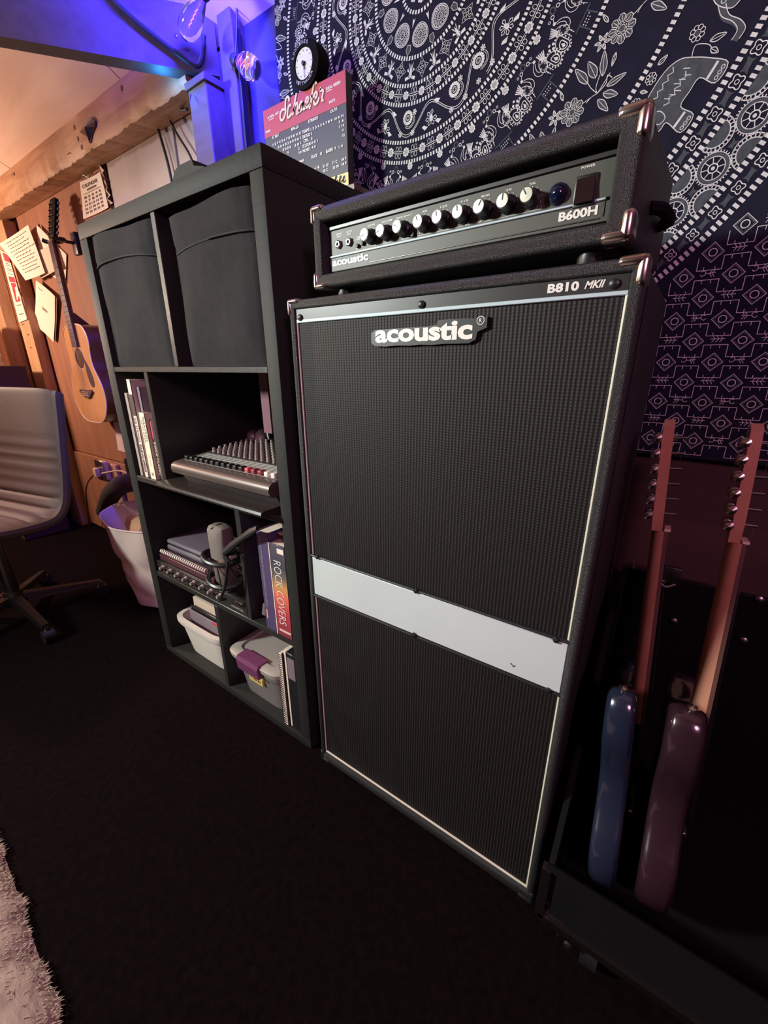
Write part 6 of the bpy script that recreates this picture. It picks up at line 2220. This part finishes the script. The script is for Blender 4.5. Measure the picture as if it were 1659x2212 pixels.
def sling(s):
    """side profile of the padded shell: s 0 (seat front) .. 1 (top of back) -> (y, z, normal angle)."""
    P_ = [(-0.235, 0.475), (-0.215, 0.497), (-0.12, 0.495), (0.02, 0.475), (0.14, 0.470), (0.20, 0.490), (0.238, 0.545), (0.262, 0.64), (0.282, 0.76), (0.302, 0.88), (0.318, 0.985), (0.325, 1.005)]
    return P_
prof_c = catmull(sling(0), 8)
m_ = len(prof_c)
nx = 14
mb = MB()
top_v, bot_v = [], []
cum = [0.0]
for i in range(1, m_):
    cum.append(cum[-1] + hypot(prof_c[i][0] - prof_c[i - 1][0], prof_c[i][1] - prof_c[i - 1][1]))
for i, (y, z) in enumerate(prof_c):
    a, b_ = prof_c[max(i - 1, 0)], prof_c[min(i + 1, m_ - 1)]
    ty, tz = b_[0] - a[0], b_[1] - a[1]
    l = hypot(ty, tz) or 1
    ny, nz = -tz / l, ty / l      # towards the sitter
    s = cum[i] / cum[-1]
    rib = 0.0
    if s < 0.84:
        ph = (cum[i] % 0.052) / 0.052
        rib = 0.018 * sqrt(max(0.0, 1 - (2 * ph - 1) ** 4)) - 0.010
    else:
        rib = 0.008
    for k in range(nx + 1):
        u = -1 + 2 * k / nx
        e = 1 - abs(u) ** 8
        top_v.append(Vector((u * hw, y + ny * (rib * e + 0.018 * e - 0.008), z + nz * (rib * e + 0.018 * e - 0.008))))
        bot_v.append(Vector((u * hw, y - ny * 0.028, z - nz * 0.028)))
W1 = nx + 1
fs = [(i * W1 + k, i * W1 + k + 1, (i + 1) * W1 + k + 1, (i + 1) * W1 + k) for i in range(m_ - 1) for k in range(nx)]
n2 = len(top_v)
fs += [tuple(n2 + q for q in f[::-1]) for f in fs]
for k in range(nx):
    fs += [(k + 1, k, n2 + k, n2 + k + 1), ((m_ - 1) * W1 + k, (m_ - 1) * W1 + k + 1, n2 + (m_ - 1) * W1 + k + 1, n2 + (m_ - 1) * W1 + k)]
for i in range(m_ - 1):
    fs += [(i * W1, (i + 1) * W1, n2 + (i + 1) * W1, n2 + i * W1), ((i + 1) * W1 + nx, i * W1 + nx, n2 + i * W1 + nx, n2 + (i + 1) * W1 + nx)]
mb.add(top_v + bot_v, fs)
mb.build('padded_shell', M['chairvinyl'], t, ang=60)
for s in (-1, 1):
    mb = MB()
    mb.tube([(s * (hw + 0.004), y + 0.006, z - 0.010) for y, z in prof_c[::3]], 0.021, 8)
    mb.build('side_rail', M['chairshade'], t)
MB().rbox(-0.16, 0.16, -0.14, 0.12, 0.405, 0.440, 0.008, 2).build('seat_plate', M['darksteel'], t)
MB().cyl(bo + Vector((0, 0, 0.10)), bo + Vector((0, 0, 0.41)), 0.028, 0.024, 18).build('gas_column', M['darksteel'], t)
MB().cyl(bo + Vector((0, 0, 0.075)), bo + Vector((0, 0, 0.14)), 0.042, 0.034, 18).build('hub', M['darksteel'], t)
for k in range(5):
    a = radians(2 + 72 * k) - ca
    d_ = Vector((cos(a), sin(a), 0))
    p_ = Vector((-sin(a), cos(a), 0))
    e_ = d_ * 0.33
    mb = MB()
    w0, w1 = 0.024, 0.015
    mb.hexa([p_ * -w0 + Vector((0, 0, 0.085)), e_ - p_ * w1 + Vector((0, 0, 0.062)), e_ + p_ * w1 + Vector((0, 0, 0.062)), p_ * w0 + Vector((0, 0, 0.085)),
             p_ * -w0 * 0.8 + Vector((0, 0, 0.125)), e_ - p_ * w1 * 0.8 + Vector((0, 0, 0.082)), e_ + p_ * w1 * 0.8 + Vector((0, 0, 0.082)), p_ * w0 * 0.8 + Vector((0, 0, 0.125))])
    mb.xform(Matrix.Translation(bo))
    e_ = e_ + bo
    leg = mb.build('base_leg', M['darksteel'], t, smooth=False)
    MB().cyl(e_ - p_ * 0.020 + Vector((0, 0, 0.028)), e_ + p_ * 0.020 + Vector((0, 0, 0.028)), 0.0275, 0.0275, 16).build('caster_wheel', M['black'], leg)
    MB().cyl(e_ + Vector((0, 0, 0.050)), e_ + Vector((0, 0, 0.070)), 0.009, 0.009, 10).build('caster_stem', M['steel'], leg)
# dark crate and record sleeves behind the chair
x1c = at(43, 790, 0.93).x
o = MB().rbox(x1c - 0.52, x1c, 0.70, 0.96, 0.0005, at(43, 790, 0.93).z, 0.004, 1).build('brown_crate', M['darkbrown'])
tag(o, 'dark brown crate standing behind the tan chair', 'crate')
rnd = random.Random(5)
zr_ = at(43, 790, 0.93).z + 0.0005
for i, (nm, c_) in enumerate((('charcoal', (40, 34, 36)), ('pale grey', (150, 130, 126)), ('plum', (66, 40, 52)), ('tan', (140, 112, 92)))):
    x = x1c - 0.50 + i * 0.036
    mb = MB().rbox(x, x + 0.030, 0.73, 0.945, zr_, zr_ + 0.25 + 0.02 * rnd.random(), 0.001, 1)
    tag(mb.build('record_sleeve', mat('sleeve_%d' % i, lin(c_), 0.5, var=0.6, vscale=50)), nm + ' record sleeve standing on the dark brown crate', 'record', 'record sleeves on the brown crate')

# ================================================================== open flight case with two electric guitars
FX0, FX1, FYF, FYB = -0.049, 0.62, 0.575, 1.030
zb_ = 0.105
t = thing('flight_case', 'black open flight case with metal edging, standing beside the tall cabinet', 'case', ((FX0 + FX1) / 2, (FYF + FYB) / 2, 0.0))
zf, zbk = ZC - 0.86, ZC - 0.443
MB().box(FX0, FX1, FYF, FYB, zb_, zb_ + 0.012).build('floor_panel', M['blackmatte'], t, smooth=False)
MB().box(FX0, FX1, FYB - 0.010, FYB, zb_ + 0.012, zbk).build('back_panel', M['blackmatte'], t, smooth=False)
MB().box(FX0, FX1, FYF, FYF + 0.010, zb_ + 0.012, zf).build('front_panel', M['blackmatte'], t, smooth=False)
for x in (FX0, FX1 - 0.010):
    mb = MB()
    mb.prism([(FYF + 0.010, zb_ + 0.012), (FYB - 0.010, zb_ + 0.012), (FYB - 0.010, zbk), (FYF + 0.26, zbk - 0.02), (FYF + 0.010, zf)], lambda u, v, w: Vector((w, u, v)), x, x + 0.010)
    mb.build('side_panel', M['blackmatte'], t, smooth=False)
MB().rbox(FX0 + 0.012, FX1 - 0.012, FYF + 0.012, FYB - 0.012, zb_ + 0.0122, zb_ + 0.0725, 0.004, 1).build('foam_base', M['blackmatte'], t)
edge = mat('edge_extrusion', lin((120, 112, 108)), 0.35, 1.0)
def ext(name, a, b, w=0.011, m=None):
    mb = MB()
    a, b = Vector(a), Vector(b)
    mb.tube([a, b], w, 4)
    mb.build(name, m or edge, t, smooth=False)
ext('edging', (FX0, FYF, zb_ + 0.004), (FX1, FYF, zb_ + 0.004))
ext('edging', (FX0, FYF, zb_ + 0.004), (FX0, FYF, zf))
ext('edging', (FX0, FYF, zb_ + 0.004), (FX0, FYB, zb_ + 0.004))
ext('edging', (FX0 - 0.002, FYB - 0.005, zbk), (FX1, FYB - 0.005, zbk), 0.006)
ext('edging', (FX0, FYF, zf), (FX1, FYF, zf), 0.006, M['blackmatte'])
cut_corner('corner_cap', FX0, -1, FYF, zb_, -1, t, m='darksteel', L=0.05, wd=0.03, D=0.04)
for (px, py) in ((1455, 1341), (1606, 1383), (1325, 1306), (1640, 1295)):
    p = at(px, py, FYB - 0.011)
    MB().lathe([(0.0085, 0), (0.0075, 0.003), (0.004, 0.005), (0.0, 0.0055)], p, (0, -1, 0), 12).build('rivet', M['steel'], t)
p = at(1443, 1244, FYB - 0.012)
latch = MB().rbox(p.x - 0.022, p.x + 0.022, FYB - 0.020, FYB - 0.010, p.z - 0.02, p.z + 0.025, 0.003, 2).build('latch_plate', M['darksteel'], t)
MB().tube(catmull([(p.x - 0.016, FYB - 0.022, p.z - 0.012), (p.x, FYB - 0.028, p.z - 0.020), (p.x + 0.016, FYB - 0.022, p.z - 0.012)], 5), 0.0032, 6).build('latch_loop', M['steel'], latch)
p = at(1368, 1222, FYB - 0.006)
MB().lathe([(0.004, 0), (0.003, 0.010), (0.0, 0.014)], (p.x, FYB - 0.006, zbk + 0.003), (0, 0, 1), 8).build('hinge_pin', M['steel'], t)
# butterfly catch and casters under the front edge
for x, y in ((0.045, FYF + 0.05), (0.52, FYF + 0.05), (0.045, FYB - 0.06), (0.52, FYB - 0.06)):
    fork = MB().rbox(x - 0.028, x + 0.028, y - 0.030, y + 0.030, zb_ - 0.010, zb_, 0.002, 1).build('caster_plate', M['darksteel'], t)
    MB().rbox(x - 0.022, x - 0.018, y - 0.020, y + 0.020, 0.030, zb_ - 0.010, 0.001, 1).build('caster_fork', M['darksteel'], fork)
    MB().rbox(x + 0.018, x + 0.022, y - 0.020, y + 0.020, 0.030, zb_ - 0.010, 0.001, 1).build('caster_fork', M['darksteel'], fork)
    MB().cyl((x - 0.014, y, 0.040), (x + 0.014, y, 0.040), 0.0395, 0.0395, 20).build('caster_wheel', M['black'], fork)
    MB().cyl((x - 0.025, y, 0.040), (x + 0.025, y, 0.040), 0.007, 0.007, 10).build('caster_axle', M['steel'], fork)
MB().rbox(-0.012, -0.006, FYF - 0.006, FYF + 0.002, zb_ - 0.055, zb_ - 0.004, 0.001, 1).build('strap_bracket', M['darksteel'], t)
MB().lathe([(0.008, 0), (0.007, 0.004), (0.0, 0.006)], (0.008, FYF, zb_ - 0.030), (0, -1, 0), 10).build('bracket_bolt', M['steel'], t)


def electric(label, base, top, bodym, neckm, name='electric_guitar', seed=0, lw=1.0):
    """electric guitar standing edge-on in the case: strings face +X, bass edge faces the room.
    base, top: lower end of the body and tip of the headstock (world)."""
    base, top = Vector(base), Vector(top)
    L = (top - base).length
    ez = (top - base).normalized()
    ex = Vector((1, 0, 0))
    ex = (ex - ez * ex.dot(ez)).normalized()
    ey = ez.cross(ex)             # towards the wall
    Mx = Matrix(((ex.x, ey.x, ez.x, base.x), (ex.y, ey.y, ez.y, base.y), (ex.z, ey.z, ez.z, base.z), (0, 0, 0, 1)))
    t = thing(name, label, 'guitar', base, group=None)
    # body outline in (y, z): bass edge at -y
    ol = catmull([(0.0, 0.0), (0.085, 0.008), (0.145, 0.055), (0.160, 0.115), (0.125, 0.185), (0.105, 0.235), (0.125, 0.295), (0.120, 0.345), (0.085, 0.360), (0.050, 0.330), (0.030, 0.330), (-0.030, 0.335), (-0.060, 0.355), (-0.100, 0.405), (-0.135, 0.395), (-0.145, 0.330), (-0.112, 0.245), (-0.120, 0.185), (-0.158, 0.115), (-0.145, 0.050), (-0.085, 0.006)], 4, True)
    th = 0.044 * lw
    mb = MB()
    n_ = len(ol)
    ins = [(th * 0.0, 0.88, 0.0), (th * 0.06, 0.95, 0), (th * 0.20, 1.0, 0), (th * 0.80, 1.0, 0), (th * 0.94, 0.95, 0), (th, 0.88, 0)]
    cy_, cz_ = 0.0, 0.19
    vs = []
    for (x, k, _) in ins:
        kk_ = 1 - (1 - k) * 0.5
        vs += [Vector((x - th, cy_ + (u - cy_) * kk_, cz_ + (v - cz_) * kk_)) for u, v in ol]
    fs = [(i * n_ + k, i * n_ + (k + 1) % n_, (i + 1) * n_ + (k + 1) % n_, (i + 1) * n_ + k) for i in range(5) for k in range(n_)]
    fs += [tuple(range(n_ - 1, -1, -1)), tuple(range(5 * n_, 6 * n_))]
    mb.add(vs, fs).xform(Mx)
    mb.build('body', bodym, t, ang=60)
    znut_, zn0 = L - 0.185, 0.300
    # neck: rounded back (towards -x), fingerboard on +x
    mb = MB()
    vs = []
    K_ = 9
    for i in range(7):
        f_ = i / 6
        z = zn0 + (znut_ - zn0) * f_
        w = 0.028 - 0.007 * f_
        d_ = 0.021 - 0.003 * f_
        for k in range(K_):
            a = pi / 2 + pi * k / (K_ - 1)
            vs.append(Vector((d_ * cos(a) + 0.006, w * sin(a), z)))
    fs = [(i * K_ + k, i * K_ + k + 1, (i + 1) * K_ + k + 1, (i + 1) * K_ + k) for i in range(6) for k in range(K_ - 1)] + [(i * K_ + K_ - 1, i * K_, (i + 1) * K_, (i + 1) * K_ + K_ - 1) for i in range(6)]
    fs += [tuple(range(K_ - 1, -1, -1)), tuple(6 * K_ + k for k in range(K_))]
    mb.add(vs, fs).xform(Mx)
    mb.build('neck', neckm, t, ang=60)
    mb = MB()
    mb.hexa([(0.006, -0.028, zn0 - 0.02), (0.012, -0.028, zn0 - 0.02), (0.012, 0.028, zn0 - 0.02), (0.006, 0.028, zn0 - 0.02), (0.006, -0.021, znut_), (0.012, -0.021, znut_), (0.012, 0.021, znut_), (0.006, 0.021, znut_)]).xform(Mx)
    fb_ = mb.build('fingerboard', M['rosewood'], t, smooth=False)
    mb = MB().rbox(0.006, 0.0150, -0.021, 0.021, znut_, znut_ + 0.004, 0.0006, 1).xform(Mx)
    mb.build('nut', M['cream'], t)
    # headstock, six in line on the bass edge
    mb = MB()
    hp_ = [(-0.021, znut_), (0.021, znut_), (0.036, znut_ + 0.03), (0.030, znut_ + 0.10), (0.024, L - 0.004), (-0.004, L), (-0.022, L - 0.012), (-0.032, znut_ + 0.035)]
    mb.prism(hp_, lambda u, v, w: Vector((w, u, v)), -0.012, 0.003)
    mb.xform(Mx)
    hd = mb.build('headstock', neckm, t)
    for k in range(6):
        z = znut_ + 0.030 + k * 0.0250
        g_ = MB().rbox(-0.024, -0.012, -0.030, -0.010, z - 0.0085, z + 0.0085, 0.002, 1).xform(Mx)
        g_.build('tuner_housing', M['steel'], hd)
        b__ = MB()
        b__.cyl((-0.018, -0.030, z), (-0.018, -0.042, z), 0.0028, 0.0028, 8)
        b__.lathe([(0.0, 0.0), (0.006, 0.001), (0.0085, 0.006), (0.0075, 0.012), (0.0, 0.014)], (-0.018, -0.040, z), (0, -1, 0), 14, 1.0, 0.8)
        b__.xform(Mx)
        b__.build('tuner_button', M['chrome'], hd)
        p__ = MB().cyl((0.003, -0.016 + 0.001 * k, z), (0.020, -0.016 + 0.001 * k, z), 0.0026, 0.0022, 8).xform(Mx)
        p__.build('string_post', M['steel'], hd)
        s__ = MB().tube([(0.016, -0.016 + 0.001 * k, z), (0.0150, -0.016 + 0.0064 * k, znut_ + 0.002), (0.020, -0.024 + 0.0096 * k, 0.12)], 0.0004, 4).xform(Mx)
        s__.build('string', M['steel'], t)
    mb = MB().rbox(0.0, 0.014, -0.040, 0.040, 0.100, 0.128, 0.002, 1).xform(Mx)
    mb.build('bridge', M['chrome'], t)
    for z in (0.17, 0.22, 0.27):
        MB().rbox(0.0, 0.008, -0.040, 0.040, z - 0.009, z + 0.009, 0.003, 2).xform(Mx).build('pickup', M['black'], t)
    MB().lathe([(0.006, 0), (0.004, 0.008), (0.007, 0.014), (0.0, 0.016)], (-0.022, -0.112, 0.400), (0, -0.3, 1), 12).xform(Mx).build('strap_button', M['chrome'], t)
    return t


electric('electric guitar with metallic blue body standing edge-on in the flight case', (0.060, 0.735, zb_ + 0.0730), tuple(at(1455, 906, 0.845)), M['bluebody'], M['maple'])
electric('electric guitar with dark wine body standing edge-on in the flight case', (0.135, 0.745, zb_ + 0.0730), tuple(at(1644, 915, 0.855)), M['winebody'], M['maple'], lw=1.15)

# ================================================================== fleecy rug at the bottom left
t = thing('fleece_rug', 'beige fleecy rug with a ragged edge on the black carpet', 'rug', (-1.4, -0.7, 0.0))
NX, NY = 150, 60
rx0, rx1, ry0, ry1 = -1.95, -0.25, -1.3, 0.0


def redge(x):
    return 0.010 + 0.055 * (-(x + 1.1)) + 0.006 * sin(x * 31) + 0.004 * sin(x * 77 + 1)


def rug_p(s, tt):
    x = rx0 + (rx1 - rx0) * s
    yb_ = redge(x)
    y = ry0 + (yb_ - ry0) * tt
    e = min(1.0, (1 - tt) * 18)
    h = 0.006 + 0.024 * sqrt(max(0, 1 - (1 - e) ** 2))
    h += 0.006 * sin(x * 60 + 14 * sin(y * 22)) * sin(y * 48 + 6 * sin(x * 27)) * e
    return Vector((x, y, h))


mb = MB()
mb.grid(rug_p, NX, NY)
mb.add([(rx0, ry0, 0.0005), (rx1, ry0, 0.0005), (rx1, redge(rx1), 0.0005), (rx0, redge(rx0), 0.0005)], [(3, 2, 1, 0)])
mb.build('fleece', M['rug'], t, ang=80)
rnd = random.Random(11)
mb = MB()
for i in range(1500):
    x = rnd.uniform(-1.6, -0.55)
    yv = redge(x) - rnd.random() ** 3 * 0.10
    tt = min(0.999, (yv - ry0) / (redge(x) - ry0))
    p = rug_p((x - rx0) / (rx1 - rx0), tt)
    a = rnd.gauss(0.9, 0.5)
    l = rnd.uniform(0.005, 0.012)
    d_ = Vector((cos(a) * l, sin(a) * l, rnd.uniform(0.0, 0.003)))
    s_ = Vector((-sin(a), cos(a), 0)) * 0.0013
    mb.add([p - s_ - Vector((0, 0, 0.001)), p + s_ - Vector((0, 0, 0.001)), p + d_], [(0, 1, 2)])
o = mb.build('pile_tufts', M['rug'], t, smooth=False, fixn=False)
o['kind'] = 'stuff'
